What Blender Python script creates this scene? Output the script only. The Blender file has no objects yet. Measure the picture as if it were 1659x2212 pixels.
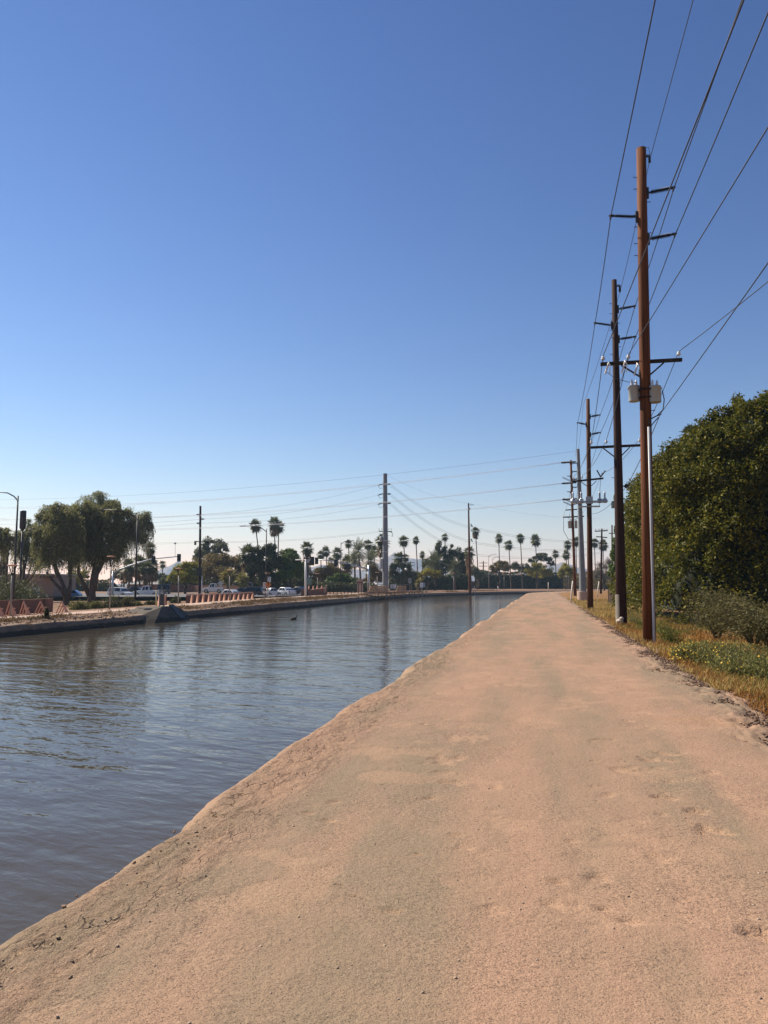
import bpy, math, random
import numpy as np
from mathutils import Vector, Matrix
R = math.radians
rng = np.random.default_rng(11)
random.seed(11)
sc = bpy.context.scene
COL = sc.collection

# ------------------------------------------------------------------ camera
F, CX, CY, HOR, EYE = 1662.0, 829.5, 1106.0, 1261.0, 1.65     # picture measured at 1659 x 2212
PITCH = math.atan((HOR - CY) / F)
CP, SP = math.cos(PITCH), math.sin(PITCH)
cam = bpy.data.cameras.new("camera")
camo = bpy.data.objects.new("camera", cam)
COL.objects.link(camo)
camo.location = (0, 0, EYE)
camo.rotation_euler = (math.pi / 2 + PITCH, 0, 0)
cam.sensor_fit = 'VERTICAL'
cam.sensor_height = 24.0
cam.lens = 24.0 * F / 2212.0
cam.clip_start = 0.1
cam.clip_end = 30000
sc.camera = camo


def ray(px, py):
    x, y = (px - CX) / F, (CY - py) / F
    return x, CP - SP * y, SP + CP * y


def at(px, py, d):                       # point d metres ahead
    x, y, z = ray(px, py)
    k = d / y
    return Vector((x * k, d, EYE + z * k))


def gp(px, py, z):                       # point on the level z
    x, y, zz = ray(px, py)
    k = (z - EYE) / zz
    return Vector((x * k, y * k, z))


def proj(p):
    x, y, z = p[0], p[1], p[2] - EYE
    f = y * CP + z * SP
    u = -y * SP + z * CP
    return CX + F * x / f, CY - F * u / f


# ------------------------------------------------------------------ object helpers
def tag(o, label=None, cat=None, group=None, kind=None):
    if label: o["label"] = label
    if cat: o["category"] = cat
    if group: o["group"] = group
    if kind: o["kind"] = kind
    return o


def thing(name, label, cat, loc=(0, 0, 0), rz=0.0, group=None):
    o = bpy.data.objects.new(name, None)
    o.empty_display_size = 0.2
    COL.objects.link(o)
    o.location = loc
    o.rotation_euler = (0, 0, rz)
    return tag(o, label, cat, group)


KIDS = {}


def link(name, me, parent=None):
    o = bpy.data.objects.new(name, me)
    COL.objects.link(o)
    if parent is not None:
        o.parent = parent
        KIDS.setdefault(parent.name, []).append(o)
    return o


def dup(o, parent=None):
    c = o.copy()
    COL.objects.link(c)
    if parent is not None:
        c.parent = parent
        KIDS.setdefault(parent.name, []).append(c)
    for ch in list(KIDS.get(o.name, [])):
        dup(ch, c)
    return c


class MB:
    def __init__(s):
        s.v, s.f, s.m = [], [], []

    def add(s, vs, fs, mi=0):
        b = len(s.v)
        s.v += [tuple(v) for v in vs]
        s.f += [tuple(b + i for i in f) for f in fs]
        s.m += [mi] * len(fs)
        return s

    def box(s, c, size, rz=0.0, mi=0, M=None, taper=1.0):
        x, y, z = size[0] / 2, size[1] / 2, size[2] / 2
        vs = []
        for dz in (-1, 1):
            t = taper if dz > 0 else 1.0
            for dx, dy in ((-1, -1), (1, -1), (1, 1), (-1, 1)):
                vs.append(Vector((dx * x * t, dy * y * t, dz * z)))
        if M is None:
            M = Matrix.Rotation(rz, 3, 'Z')
        c = Vector(c)
        return s.add([M @ v + c for v in vs],
                     [(3, 2, 1, 0), (4, 5, 6, 7), (0, 1, 5, 4), (1, 2, 6, 5), (2, 3, 7, 6), (3, 0, 4, 7)], mi)

    def beam(s, a, b, w, h, mi=0):        # a rectangular bar from a to b
        a, b = Vector(a), Vector(b)
        d = b - a
        q = d.to_track_quat('Y', 'Z').to_matrix()
        return s.box((a + b) / 2, (w, d.length, h), mi=mi, M=q)

    def tube(s, pts, r, n=8, mi=0, cap=True):
        pts = [Vector(p) for p in pts]
        rs = list(r) if hasattr(r, '__len__') else [r] * len(pts)
        vs, fs = [], []
        up = None
        for i, p in enumerate(pts):
            t = (pts[min(i + 1, len(pts) - 1)] - pts[max(i - 1, 0)]).normalized()
            if up is None:
                up = Vector((0, 0, 1)) if abs(t.z) < 0.9 else Vector((1, 0, 0))
            a = t.cross(up).normalized()
            b2 = a.cross(t).normalized()
            up = b2
            for k in range(n):
                g = 2 * math.pi * k / n
                vs.append(p + a * (rs[i] * math.cos(g)) + b2 * (rs[i] * math.sin(g)))
        for i in range(len(pts) - 1):
            for k in range(n):
                k2 = (k + 1) % n
                fs.append((i * n + k, i * n + k2, (i + 1) * n + k2, (i + 1) * n + k))
        if cap:
            fs.append(tuple(range(n - 1, -1, -1)))
            fs.append(tuple((len(pts) - 1) * n + k for k in range(n)))
        return s.add(vs, fs, mi)

    def lathe(s, prof, n=16, c=(0, 0, 0), mi=0, M=None):
        vs, fs = [], []
        c = Vector(c)
        for r, z in prof:
            for k in range(n):
                g = 2 * math.pi * k / n
                v = Vector((r * math.cos(g), r * math.sin(g), z))
                vs.append((M @ v if M else v) + c)
        for i in range(len(prof) - 1):
            for k in range(n):
                k2 = (k + 1) % n
                fs.append((i * n + k, i * n + k2, (i + 1) * n + k2, (i + 1) * n + k))
        fs.append(tuple(range(n - 1, -1, -1)))
        fs.append(tuple((len(prof) - 1) * n + k for k in range(n)))
        return s.add(vs, fs, mi)

    def prism(s, poly, y0, y1, mi=0):     # outline in x,z pushed from y0 to y1
        n = len(poly)
        vs = [(x, y0, z) for x, z in poly] + [(x, y1, z) for x, z in poly]
        fs = [tuple(range(n)), tuple(range(2 * n - 1, n - 1, -1))]
        for i in range(n):
            j = (i + 1) % n
            fs.append((i, i + n, j + n, j))
        return s.add(vs, fs, mi)

    def obj(s, name, mats, parent=None, smooth=False, bevel=0.0):
        me = bpy.data.meshes.new(name)
        me.from_pydata(s.v, [], s.f)
        for m in (mats if isinstance(mats, (list, tuple)) else [mats]):
            me.materials.append(m)
        me.polygons.foreach_set('material_index', s.m)
        if smooth:
            me.polygons.foreach_set('use_smooth', [len(f) <= 4 for f in s.f])
        me.update()
        o = link(name, me, parent)
        if bevel:
            b = o.modifiers.new('bevel', 'BEVEL')
            b.width = bevel
            b.segments = 2
            b.limit_method = 'ANGLE'
        return o


def np_obj(name, V, Q, mat, parent=None, smooth=False, attr=None):
    """V (n,3), Q (m,4) quads"""
    me = bpy.data.meshes.new(name)
    V = np.asarray(V, dtype=np.float32)
    Q = np.asarray(Q, dtype=np.int32)
    k = Q.shape[1]
    me.vertices.add(len(V))
    me.vertices.foreach_set('co', V.ravel())
    me.loops.add(Q.size)
    me.loops.foreach_set('vertex_index', Q.ravel())
    me.polygons.add(len(Q))
    me.polygons.foreach_set('loop_start', np.arange(0, Q.size, k, dtype=np.int32))
    if smooth:
        me.polygons.foreach_set('use_smooth', np.ones(len(Q), dtype=bool))
    me.materials.append(mat)
    me.update(calc_edges=True)
    if attr:
        for an, arr in attr.items():
            at_ = me.attributes.new(an, 'FLOAT', 'POINT')
            at_.data.foreach_set('value', np.asarray(arr, dtype=np.float32).ravel())
    return link(name, me, parent)


def unit(a):
    return a / np.maximum(np.linalg.norm(a, axis=-1, keepdims=True), 1e-9)


def leaf_verts(C, size, aspect=0.45, axis=None, bias=None, bias_w=0.0):
    """diamond leaves at C; axis = the way each leaf points, bias = preferred normal"""
    n = len(C)
    nr = rng.normal(size=(n, 3))
    if bias is not None:
        nr = unit(nr) + bias_w * bias
    nr = unit(nr)
    ax = unit(rng.normal(size=(n, 3))) if axis is None else unit(axis + 0.25 * rng.normal(size=(n, 3)))
    ax = unit(ax - nr * (ax * nr).sum(1, keepdims=True))
    sd = np.cross(nr, ax)
    sz = (np.asarray(size) * rng.uniform(0.6, 1.35, n))[:, None]
    a = C - ax * sz * 0.5
    b = C + ax * sz * 0.5
    m = C - ax * sz * 0.05
    w = sz * aspect * 0.5
    return np.stack([a, m + sd * w, b, m - sd * w], 1).reshape(-1, 3)


def quads_of(V):
    return np.arange(len(V), dtype=np.int32).reshape(-1, 4)


# ------------------------------------------------------------------ numpy noise
_perm = rng.permutation(4096)
_val = rng.uniform(0, 1, 4096)


def vnoise(x, y, seed=0):
    x = np.asarray(x, float); y = np.asarray(y, float)
    xi = np.floor(x).astype(int); yi = np.floor(y).astype(int)
    fx = x - xi; fy = y - yi
    fx = fx * fx * (3 - 2 * fx); fy = fy * fy * (3 - 2 * fy)

    def h(i, j):
        return _val[_perm[(_perm[(i + seed * 131) & 4095] + j) & 4095]]
    a = h(xi, yi) * (1 - fx) + h(xi + 1, yi) * fx
    b = h(xi, yi + 1) * (1 - fx) + h(xi + 1, yi + 1) * fx
    return a * (1 - fy) + b * fy


def fbm(x, y, seed=0, oct=4):
    t, a, s = 0.0, 0.5, 0.0
    for i in range(oct):
        t = t + a * vnoise(x, y, seed + i); s += a
        x = x * 2.03 + 7.1; y = y * 2.03 + 3.3; a *= 0.5
    return t / s


def sstep(a, b, x):
    t = np.clip((x - a) / (b - a), 0, 1)
    return t * t * (3 - 2 * t)


# ------------------------------------------------------------------ materials
class NT:
    def __init__(s, name):
        s.m = bpy.data.materials.new(name)
        s.m.use_nodes = True
        s.t = s.m.node_tree
        s.b = s.t.nodes['Principled BSDF']
        s.out = s.t.nodes['Material Output']

    def n(s, typ, **kw):
        nd = s.t.nodes.new(typ)
        for k, v in kw.items():
            setattr(nd, k, v)
        return nd

    def l(s, a, b):
        s.t.links.new(a, b)

    def pos(s):
        return s.n('ShaderNodeNewGeometry').outputs['Position']

    def map(s, vec, scale=(1, 1, 1), rot=(0, 0, 0)):
        m = s.n('ShaderNodeMapping')
        m.inputs['Scale'].default_value = scale
        m.inputs['Rotation'].default_value = rot
        s.l(vec, m.inputs['Vector'])
        return m.outputs[0]

    def noise(s, vec, scale, detail=4, rough=0.55, dist=0.0):
        nd = s.n('ShaderNodeTexNoise')
        nd.inputs['Scale'].default_value = scale
        nd.inputs['Detail'].default_value = detail
        nd.inputs['Roughness'].default_value = rough
        nd.inputs['Distortion'].default_value = dist
        s.l(vec, nd.inputs['Vector'])
        return nd.outputs['Fac']

    def ramp(s, fac, stops, interp='LINEAR'):
        r = s.n('ShaderNodeValToRGB')
        r.color_ramp.interpolation = interp
        e = r.color_ramp.elements
        while len(e) < len(stops):
            e.new(0.5)
        for i, (p, c) in enumerate(stops):
            e[i].position = p
            e[i].color = (c, c, c, 1) if not hasattr(c, '__len__') else (*c, 1)
        s.l(fac, r.inputs[0])
        return r.outputs[0]

    def mix(s, fac, a, b, mode='MIX'):
        nd = s.n('ShaderNodeMix', data_type='RGBA', blend_type=mode)
        for v, i in ((fac, 0), (a, 6), (b, 7)):
            if isinstance(v, (int, float)):
                nd.inputs[i].default_value = v if i == 0 else (v, v, v, 1)
            elif hasattr(v, '__len__'):
                nd.inputs[i].default_value = (*v, 1)
            else:
                s.l(v, nd.inputs[i])
        return nd.outputs[2]

    def math(s, op, a, b=0.0):
        nd = s.n('ShaderNodeMath', operation=op)
        for v, i in ((a, 0), (b, 1)):
            if isinstance(v, (int, float)):
                nd.inputs[i].default_value = v
            else:
                s.l(v, nd.inputs[i])
        return nd.outputs[0]

    def bump(s, h, strength=1.0, dist=0.01, normal=None):
        b = s.n('ShaderNodeBump')
        b.inputs['Strength'].default_value = strength
        b.inputs['Distance'].default_value = dist
        s.l(h, b.inputs['Height'])
        if normal is not None:
            s.l(normal, b.inputs['Normal'])
        return b.outputs[0]

    def col(s, c):
        if hasattr(c, '__len__'):
            s.b.inputs['Base Color'].default_value = (*c, 1)
        else:
            s.l(c, s.b.inputs['Base Color'])

    def set(s, rough=0.8, metal=0.0, spec=0.5, normal=None):
        s.b.inputs['Roughness'].default_value = rough
        s.b.inputs['Metallic'].default_value = metal
        s.b.inputs['Specular IOR Level'].default_value = spec
        if normal is not None:
            s.l(normal, s.b.inputs['Normal'])
        return s.m


def plain(name, c, rough=0.6, metal=0.0, var=0.25, scale=3.0, spec=0.5):
    """a painted or cast surface with some wear in it"""
    m = NT(name)
    f = m.noise(m.pos(), scale, 5, 0.65)
    lo = tuple(x * (1 - var) for x in c)
    hi = tuple(min(1, x * (1 + var)) for x in c)
    m.col(m.ramp(f, [(0.3, lo), (0.7, hi)]))
    return m.set(rough, metal, spec)


def leafmat(name, dark, mid, light, trans=0.25, rough=0.55, spec=0.3):
    m = NT(name)
    g = m.n('ShaderNodeNewGeometry')
    c = m.ramp(g.outputs['Random Per Island'], [(0.0, dark), (0.55, mid), (1.0, light)])
    big = m.noise(g.outputs['Position'], 0.6, 3)
    c = m.mix(m.ramp(big, [(0.35, 0.0), (0.65, 0.55)]), c, mid)
    m.col(c)
    m.set(rough, 0, spec)
    tr = m.n('ShaderNodeBsdfTranslucent')
    m.l(c, tr.inputs[0])
    mx = m.n('ShaderNodeMixShader')
    mx.inputs[0].default_value = trans
    m.l(m.b.outputs[0], mx.inputs[1])
    m.l(tr.outputs[0], mx.inputs[2])
    m.l(mx.outputs[0], m.out.inputs[0])
    return m.m


def wood(name, dark, light, streak=22.0):
    m = NT(name)
    tc = m.n('ShaderNodeTexCoord').outputs['Object']
    v = m.map(tc, (streak, streak, 0.35))
    f = m.noise(v, 1.0, 5, 0.6)
    g = m.noise(m.map(tc, (3, 3, 0.5)), 1.0, 3)
    c = m.ramp(f, [(0.3, dark), (0.68, light)])
    c = m.mix(m.ramp(g, [(0.4, 0.0), (0.75, 0.5)]), c, tuple(x * 0.55 for x in dark))
    m.col(c)
    return m.set(0.8, 0, 0.2, m.bump(f, 0.7, 0.012))
# ------------------------------------------------------------------ light and sky
SUN_AZ, SUN_EL = R(-57), R(42)           # azimuth clockwise from the view direction
to_sun = Vector((math.sin(SUN_AZ) * math.cos(SUN_EL), math.cos(SUN_AZ) * math.cos(SUN_EL), math.sin(SUN_EL)))
sl = bpy.data.lights.new("sun", 'SUN')
sl.energy = 5.0
sl.angle = R(0.5)
sl.color = (1.0, 0.90, 0.76)
so = bpy.data.objects.new("sun", sl)
COL.objects.link(so)
so.rotation_euler = (-to_sun).to_track_quat('-Z', 'Y').to_euler()
w = bpy.data.worlds.new("World")
sc.world = w
w.use_nodes = True
bg = w.node_tree.nodes['Background']
sky = w.node_tree.nodes.new('ShaderNodeTexSky')
sky.sky_type = 'NISHITA'
sky.sun_disc = False
sky.sun_elevation = SUN_EL
sky.sun_rotation = SUN_AZ
sky.altitude = 2000
sky.air_density = 1.6
sky.dust_density = 0.0
sky.ozone_density = 6.0
_wt = w.node_tree
_sep = _wt.nodes.new('ShaderNodeSeparateColor'); _com = _wt.nodes.new('ShaderNodeCombineColor')
_wt.links.new(sky.outputs[0], _sep.inputs[0])
for _k, (_p, _g, _q) in enumerate(((2.5, 1.58, 1.03), (4.05, 1.44, .935), (6.6, 1.26, 1.05))):      # a drier, deeper zenith than the model's
    _a = _wt.nodes.new('ShaderNodeMath'); _a.operation = 'POWER'; _a.inputs[1].default_value = _g
    _b = _wt.nodes.new('ShaderNodeMath'); _b.operation = 'MULTIPLY'; _b.inputs[1].default_value = _q * _p ** (1 - _g)
    _wt.links.new(_sep.outputs[_k], _a.inputs[0]); _wt.links.new(_a.outputs[0], _b.inputs[0]); _wt.links.new(_b.outputs[0], _com.inputs[_k])
_wt.links.new(_com.outputs[0], bg.inputs[0])
bg.inputs[1].default_value = 0.0615
sc.view_settings.view_transform = 'Standard'
sc.view_settings.look = 'None'
sc.view_settings.exposure = 0.80
sc.view_settings.gamma = 1.0

# ------------------------------------------------------------------ the canal's line
TH0, S_BEND, RAD, TH1 = math.atan(0.205), 135.0, 105.0, 1.45
_ds = 0.5
S = np.arange(-60, 520, _ds)
TH = np.where(S < S_BEND, TH0, np.minimum(TH0 + (S - S_BEND) / RAD, TH1))
i0 = int(round(60 / _ds))
PX = np.cumsum(np.sin(TH)) * _ds
PY = np.cumsum(np.cos(TH)) * _ds
PX += -2.6 - PX[i0]
PY += 0.0 - PY[i0]


def cpt(s, v):
    th = np.interp(s, S, TH)
    return np.interp(s, S, PX) + v * np.cos(th), np.interp(s, S, PY) - v * np.sin(th)


def sv(x, y):
    d2 = (PX - x) ** 2 + (PY - y) ** 2
    i = int(np.argmin(d2))
    th = TH[i]
    dx, dy = x - PX[i], y - PY[i]
    return S[i] + dx * math.sin(th) + dy * math.cos(th), dx * math.cos(th) - dy * math.sin(th)


WATER = -1.0


def zpath(s):
    return -0.3 + 0.3 * sstep(40, 85, s)


def zprof(s, v):
    """height of the land at distance s along the canal and v to the right of the track's left edge"""
    s = np.asarray(s, float); v = np.asarray(v, float)
    zp = zpath(s)
    zr = -0.38 + 0.5 * sstep(60, 120, s)
    lip = -0.42 + 0.15 * sstep(40, 85, s)
    low = -0.8 + 0.75 * sstep(105, 150, s)
    ks = [-125, -100, -46, -29.5, -28.5, -26.2, -24.3, -23.8, -23.35, -20, -2.5, -1.05, -0.5, -0.16, 0.0, 4.9, 5.25, 6.4, 9, 16, 55, 80]
    one = np.ones_like(s)
    zs = [-1.9 * one, low, low, zp - 0.08, zp, zp, lip + 0.02, lip - 0.05, -1.1 * one, -1.6 * one, -1.6 * one, -1.35 * one, -0.6 * one,
          -0.1 * one, 0.0 * one, 0.0 * one, -0.06 * one, zr * 0.8, zr, zr, zr - 0.1, -1.9 * one]
    z = zs[0].copy()
    for k in range(len(ks) - 1):
        t = np.clip((v - ks[k]) / (ks[k + 1] - ks[k]), 0, 1)
        z = np.where(v >= ks[k], zs[k] + (zs[k + 1] - zs[k]) * t, z)
    return z


def gz(x, y):
    s, v = sv(x, y)
    return float(zprof(np.array(s), np.array(v)))


def on_ground(px, d, dz=0.0):            # the ground point d metres ahead in the picture column px
    x = at(px, HOR, d).x
    return Vector((x, d, gz(x, d) + dz))


def strip(name, s, v, mat, disp=None, kind='structure', attr=None):
    SS, VV = np.meshgrid(s, v, indexing='ij')
    V2 = VV.copy()
    dz = 0.0
    at_ = None
    if disp:
        dz, V2, at_ = disp(SS, VV)
    x, y = cpt(SS, V2)
    z = zprof(SS, VV) + dz
    P = np.stack([x, y, z], -1).reshape(-1, 3)
    a, b = len(s), len(v)
    I = np.arange(a * b).reshape(a, b)
    Q = np.stack([I[:-1, :-1], I[:-1, 1:], I[1:, 1:], I[1:, :-1]], -1).reshape(-1, 4)
    o = np_obj(name, P, Q, mat, None, True, at_)
    return tag(o, kind=kind)


# ---- materials of the land
def m_track():
    m = NT('track_dirt')
    p = m.pos()
    rot = m.map(p, (1, 1, 1), (0, 0, TH0))
    lane = m.noise(m.map(rot, (0.95, 0.11, 1)), 1.0, 4, 0.6)
    patch = m.noise(p, 0.8, 5, 0.62, 0.6)
    fine = m.math('ADD', m.math('MULTIPLY', m.noise(p, 105, 3, 0.7), 0.6), m.math('MULTIPLY', m.noise(p, 38, 4, 0.7), 0.4))
    gritty = m.ramp(m.noise(p, 0.75, 5, 0.65, 0.8), [(0.38, 0.25), (0.60, 1.0)])
    speck = m.noise(p, 150, 2, 0.6)
    tan = (0.355, 0.221, 0.143)
    grey = (0.257, 0.187, 0.120)
    c = m.mix(m.ramp(lane, [(0.42, 0.0), (0.6, 1.0)]), tan, grey)
    c = m.mix(m.ramp(patch, [(0.50, 0.0), (0.72, 0.55)]), c, (0.378, 0.230, 0.153))
    dusty = m.noise(p, 0.35, 4, 0.6, 0.4)
    c = m.mix(m.ramp(dusty, [(0.60, 0.0), (0.74, 0.5)]), c, (0.424, 0.218, 0.102))
    wear = m.n('ShaderNodeAttribute', attribute_name='wear').outputs['Fac']
    c = m.mix(wear, c, (0.455, 0.282, 0.175))
    c = m.mix(m.math('MULTIPLY', gritty, m.ramp(fine, [(0.38, 0.95), (0.5, 0.0)])), c, (0.099, 0.068, 0.048))
    c = m.mix(m.math('MULTIPLY', gritty, m.ramp(fine, [(0.54, 0.0), (0.68, 0.6)])), c, (0.424, 0.317, 0.226))
    c = m.mix(m.ramp(speck, [(0.34, 0.9), (0.42, 0.0)]), c, (0.039, 0.030, 0.026))
    m.col(c)
    crust = m.n('ShaderNodeAttribute', attribute_name='crust').outputs['Fac']
    warp = m.n('ShaderNodeVectorMath', operation='ADD')
    nz = m.n('ShaderNodeTexNoise'); nz.inputs['Scale'].default_value = 5.0; nz.inputs['Detail'].default_value = 4
    m.l(rot, nz.inputs['Vector']); sc3 = m.n('ShaderNodeVectorMath', operation='SCALE'); sc3.inputs['Scale'].default_value = 0.22
    m.l(nz.outputs['Color'], sc3.inputs[0]); m.l(rot, warp.inputs[0]); m.l(sc3.outputs[0], warp.inputs[1])
    vor = m.n('ShaderNodeTexVoronoi', feature='DISTANCE_TO_EDGE'); vor.inputs['Scale'].default_value = 4.2
    m.l(m.map(warp.outputs[0], (2.2, 0.9, 1)), vor.inputs['Vector'])
    crack = m.math('MULTIPLY', m.ramp(vor.outputs['Distance'], [(0.0, 1.0), (0.04, 0.0)]), m.ramp(m.noise(p, 3.1, 4), [(0.48, 0.0), (0.60, 1.0)]))
    crack = m.math('MULTIPLY', crack, crust)
    c = m.mix(m.math('MULTIPLY', crack, 0.8), c, (0.087, 0.055, 0.037))
    m.col(c)
    h = m.math('ADD', fine, m.math('MULTIPLY', m.noise(p, 22, 4, 0.7), 1.6))
    h = m.math('ADD', h, m.math('MULTIPLY', crust, m.math('MULTIPLY', m.noise(m.map(rot, (1.6, .8, 1)), 13, 6, 0.75), 5.0)))
    h = m.math('SUBTRACT', h, m.math('MULTIPLY', crack, 3.0))
    return m.set(0.95, 0, 0.15, m.bump(h, 0.7, 0.011))


def m_concrete(name, c1, c2, dark, wet=False):
    m = NT(name)
    p = m.pos()
    f = m.noise(p, 1.3, 6, 0.65)
    g = m.noise(m.map(p, (0.5, 0.5, 4)), 1.0, 5, 0.6)
    c = m.ramp(f, [(0.3, c1), (0.7, c2)])
    c = m.mix(m.ramp(g, [(0.45, 0), (0.7, 0.6)]), c, dark)
    if wet:
        z = m.n('ShaderNodeSeparateXYZ'); m.l(p, z.inputs[0])
        zz = m.math('ADD', z.outputs[2], m.math('MULTIPLY', m.math('SUBTRACT', f, 0.5), 0.25))
        wf = m.n('ShaderNodeMapRange'); m.l(zz, wf.inputs[0]); wf.inputs[1].default_value = WATER + .32; wf.inputs[2].default_value = WATER + .22
        c = m.mix(wf.outputs[0], c, (0.045, 0.034, 0.024))
    m.col(c)
    return m.set(0.9, 0, 0.2, m.bump(m.noise(p, 6, 5, 0.7), 0.5, 0.03))


def m_earth(name, c1, c2, c3, scale=1.2, bump=0.05, bscale=9):
    m = NT(name)
    p = m.pos()
    f = m.noise(p, scale, 6, 0.7)
    g = m.noise(p, bscale, 4, 0.7)
    c = m.ramp(f, [(0.3, c1), (0.5, c2), (0.72, c3)])
    c = m.mix(m.ramp(g, [(0.36, 0.7), (0.52, 0)]), c, tuple(x * 0.35 for x in c1))
    m.col(c)
    return m.set(0.95, 0, 0.1, m.bump(g, 0.8, bump))


M_TRACK = m_track()
M_LINING = m_concrete('gunite_lining', (0.180, 0.122, 0.082), (0.282, 0.192, 0.126), (0.102, 0.070, 0.046), True)
M_COBBLE = m_earth('cobbly_dry_soil', (0.165, 0.098, 0.060), (0.225, 0.135, 0.085), (0.175, 0.115, 0.055), 0.8, 0.12, 6)
M_WALK = m_concrete('pink_concrete_walk', (0.390, 0.277, 0.210), (0.450, 0.330, 0.255), (0.345, 0.247, 0.188))
M_SOIL = m_earth('decomposed_granite', (0.203, 0.120, 0.079), (0.247, 0.150, 0.098), (0.180, 0.128, 0.075), 0.3, 0.03, 5)
M_VERGE = m_earth('verge_soil', (0.165, 0.090, 0.038), (0.255, 0.135, 0.053), (0.225, 0.150, 0.060), 0.6, 0.05, 12)
M_PLAIN = m_earth('desert_plain', (0.165, 0.128, 0.083), (0.203, 0.150, 0.098), (0.120, 0.112, 0.060), 0.02, 0.02, 0.4)
M_ASPHALT = plain('street_asphalt', (0.10, 0.094, 0.09), 0.9, 0, 0.2, 0.7)

# ---- the land itself
FLAKES = [(1000, 1595, .42, .45), (955, 1640, .38, .6), (975, 1690, .2, .5), (1100, 1480, .45, .25), (1380, 1540, .3, .3), (1550, 1797, .20, 1.0),
          (1495, 1752, .17, 1.0), (1432, 1722, .20, 1.0), (1400, 1640, .26, .9), (1345, 1662, .24, .8), (1440, 1628, .2, .8), (1650, 2012, .20, 1.0), (1215, 1905, .09, .7),
          (1180, 1950, .1, .5), (760, 1935, .05, .9), (735, 1912, .05, .9), (1300, 1600, .2, .6), (1530, 1672, .2, .5), (1300, 1960, .05, .8), (1210, 1430, .6, .3)]


def track_disp(SS, VV):
    # the broken edge wanders
    wl = 0.30 * (fbm(SS * 0.35, SS * 0 + 3.1, 3, 4) - 0.5) + 0.07 * (fbm(SS * 2.3, SS * 0, 9, 3) - 0.5)
    wr = 0.55 * (fbm(SS * 0.5, SS * 0 + 8.1, 5, 4) - 0.5) + 0.20 * (fbm(SS * 2.9, SS * 0, 19, 3) - 0.5)
    left = 1 - sstep(0.0, 1.6, VV)
    right = sstep(3.6, 4.9, VV)
    V2 = VV + wl * 1.6 * left + wr * right
    x, y = cpt(SS, VV)
    far = 1 - sstep(25, 60, SS)
    z = 0.05 * (fbm(x * 0.5, y * 0.5, 31, 3) - 0.5)
    z += 0.012 * (fbm(x * 5, y * 5, 40, 4) - 0.5) * far
    # terraces of crumbling crust near the canal edge
    e = sstep(-0.3, 0.05, VV) * (1 - sstep(0.30, 0.85, VV + 0.5 * (fbm(SS * 0.8, VV * 2, 77, 3) - 0.5)))
    t = fbm(SS * 4.0 + VV * 1.5, VV * 14 + SS * 1.2, 50, 5)
    crust = np.floor(t * 7) / 7 + sstep(0.0, 0.25, (t * 7) % 1) / 7
    z += e * far * (0.020 * (crust - 0.5) - 0.014 * (1 - sstep(0.0, 0.035, np.abs(fbm(SS * 1.4, VV * 4.5, 58, 4) - 0.5))) + 0.016 * (fbm(x * 24, y * 24, 61, 3) - 0.5))
    z += 0.03 * e * (fbm(SS * 0.4, VV * 0.5, 66, 2) - 0.5)
    # the right shoulder breaks into lumps
    r = sstep(4.35, 4.95, VV + 0.5 * (fbm(SS * 1.1, VV, 81, 3) - 0.5)) 
    z += r * (0.11 * (fbm(SS * 3.1, VV * 6.0, 91, 4) - 0.62) + 0.06 * (np.abs(fbm(SS * 9, VV * 12, 95, 3) - 0.5) - 0.1)) * (0.35 + 0.65 * far)
    wear = np.zeros_like(z)
    rs = np.random.default_rng(4)
    small = [(rs.uniform(640, 1500), 1440 + 560 * rs.uniform() ** 1.5, rs.uniform(.05, .14), rs.uniform(.25, .7)) for _ in range(46)]
    for i, (px, py, rad, depth) in enumerate(FLAKES + small):
        c = gp(px, py, 0.0)
        # flakes are longer along the track than they look
        rad *= 0.62
        dx = (x - c.x) / rad
        dy = (y - c.y) / (rad * 0.85)
        rr = np.sqrt(dx * dx + dy * dy)
        near = rr < 2.2
        if not near.any():
            continue
        m = np.zeros_like(z)
        nz = fbm(x[near] * 11, y[near] * 11, 100 + i, 4) - 0.5
        m[near] = 1 - sstep(0.70, 0.735, rr[near] + nz * 2.2)
        z -= 0.026 * depth * m
        wear = np.maximum(wear, m * (0.25 + 0.35 * depth))
    # scattered scuffs
    sc_ = fbm(x * 2.2 + 3, y * 2.2, 131, 5)
    wear = np.maximum(wear, 0.30 * sstep(0.60, 0.68, sc_) * (1 - sstep(25, 60, SS)))
    z -= 0.004 * sstep(0.60, 0.62, sc_) * far
    # crust near the canal has a scatter of fresh dirt too
    wear = np.maximum(wear, 0.35 * e * sstep(0.5, 0.7, t))
    return z, V2, {'wear': wear, 'crust': e}


rows = [-8.0, -4.0, -1.0, 0.6]
while rows[-1] < 330:
    rows.append(rows[-1] + max(0.014, 0.0046 * rows[-1]))
cols = np.concatenate([[-1.1, -0.8, -0.6], np.arange(-0.5, -0.16, 0.06), np.arange(-0.16, 1.3, 0.022), np.arange(1.3, 4.3, 0.03), np.arange(4.3, 5.35, 0.025)])
strip('canal_road', np.array(rows), cols, M_TRACK, track_disp)

sfar = np.concatenate([np.arange(-30, 20, 2.0), np.arange(20, 120, 0.35), np.arange(120, 400, 1.2)])


def lining_disp(SS, VV):
    z = 0.10 * (fbm(SS * 0.5, VV, 12, 4) - 0.5) + 0.04 * (fbm(SS * 2.2, VV * 3, 22, 3) - 0.5)
    V2 = VV + 0.5 * (fbm(SS * 0.12, SS * 0, 14, 4) - 0.5)
    return z, V2, None


strip('canal_bank', sfar, np.array([-24.5, -24.3, -24.1, -23.95, -23.8, -23.7, -23.6, -23.5, -23.35, -23.0, -21.5, -20]), M_LINING, lining_disp)


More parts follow.
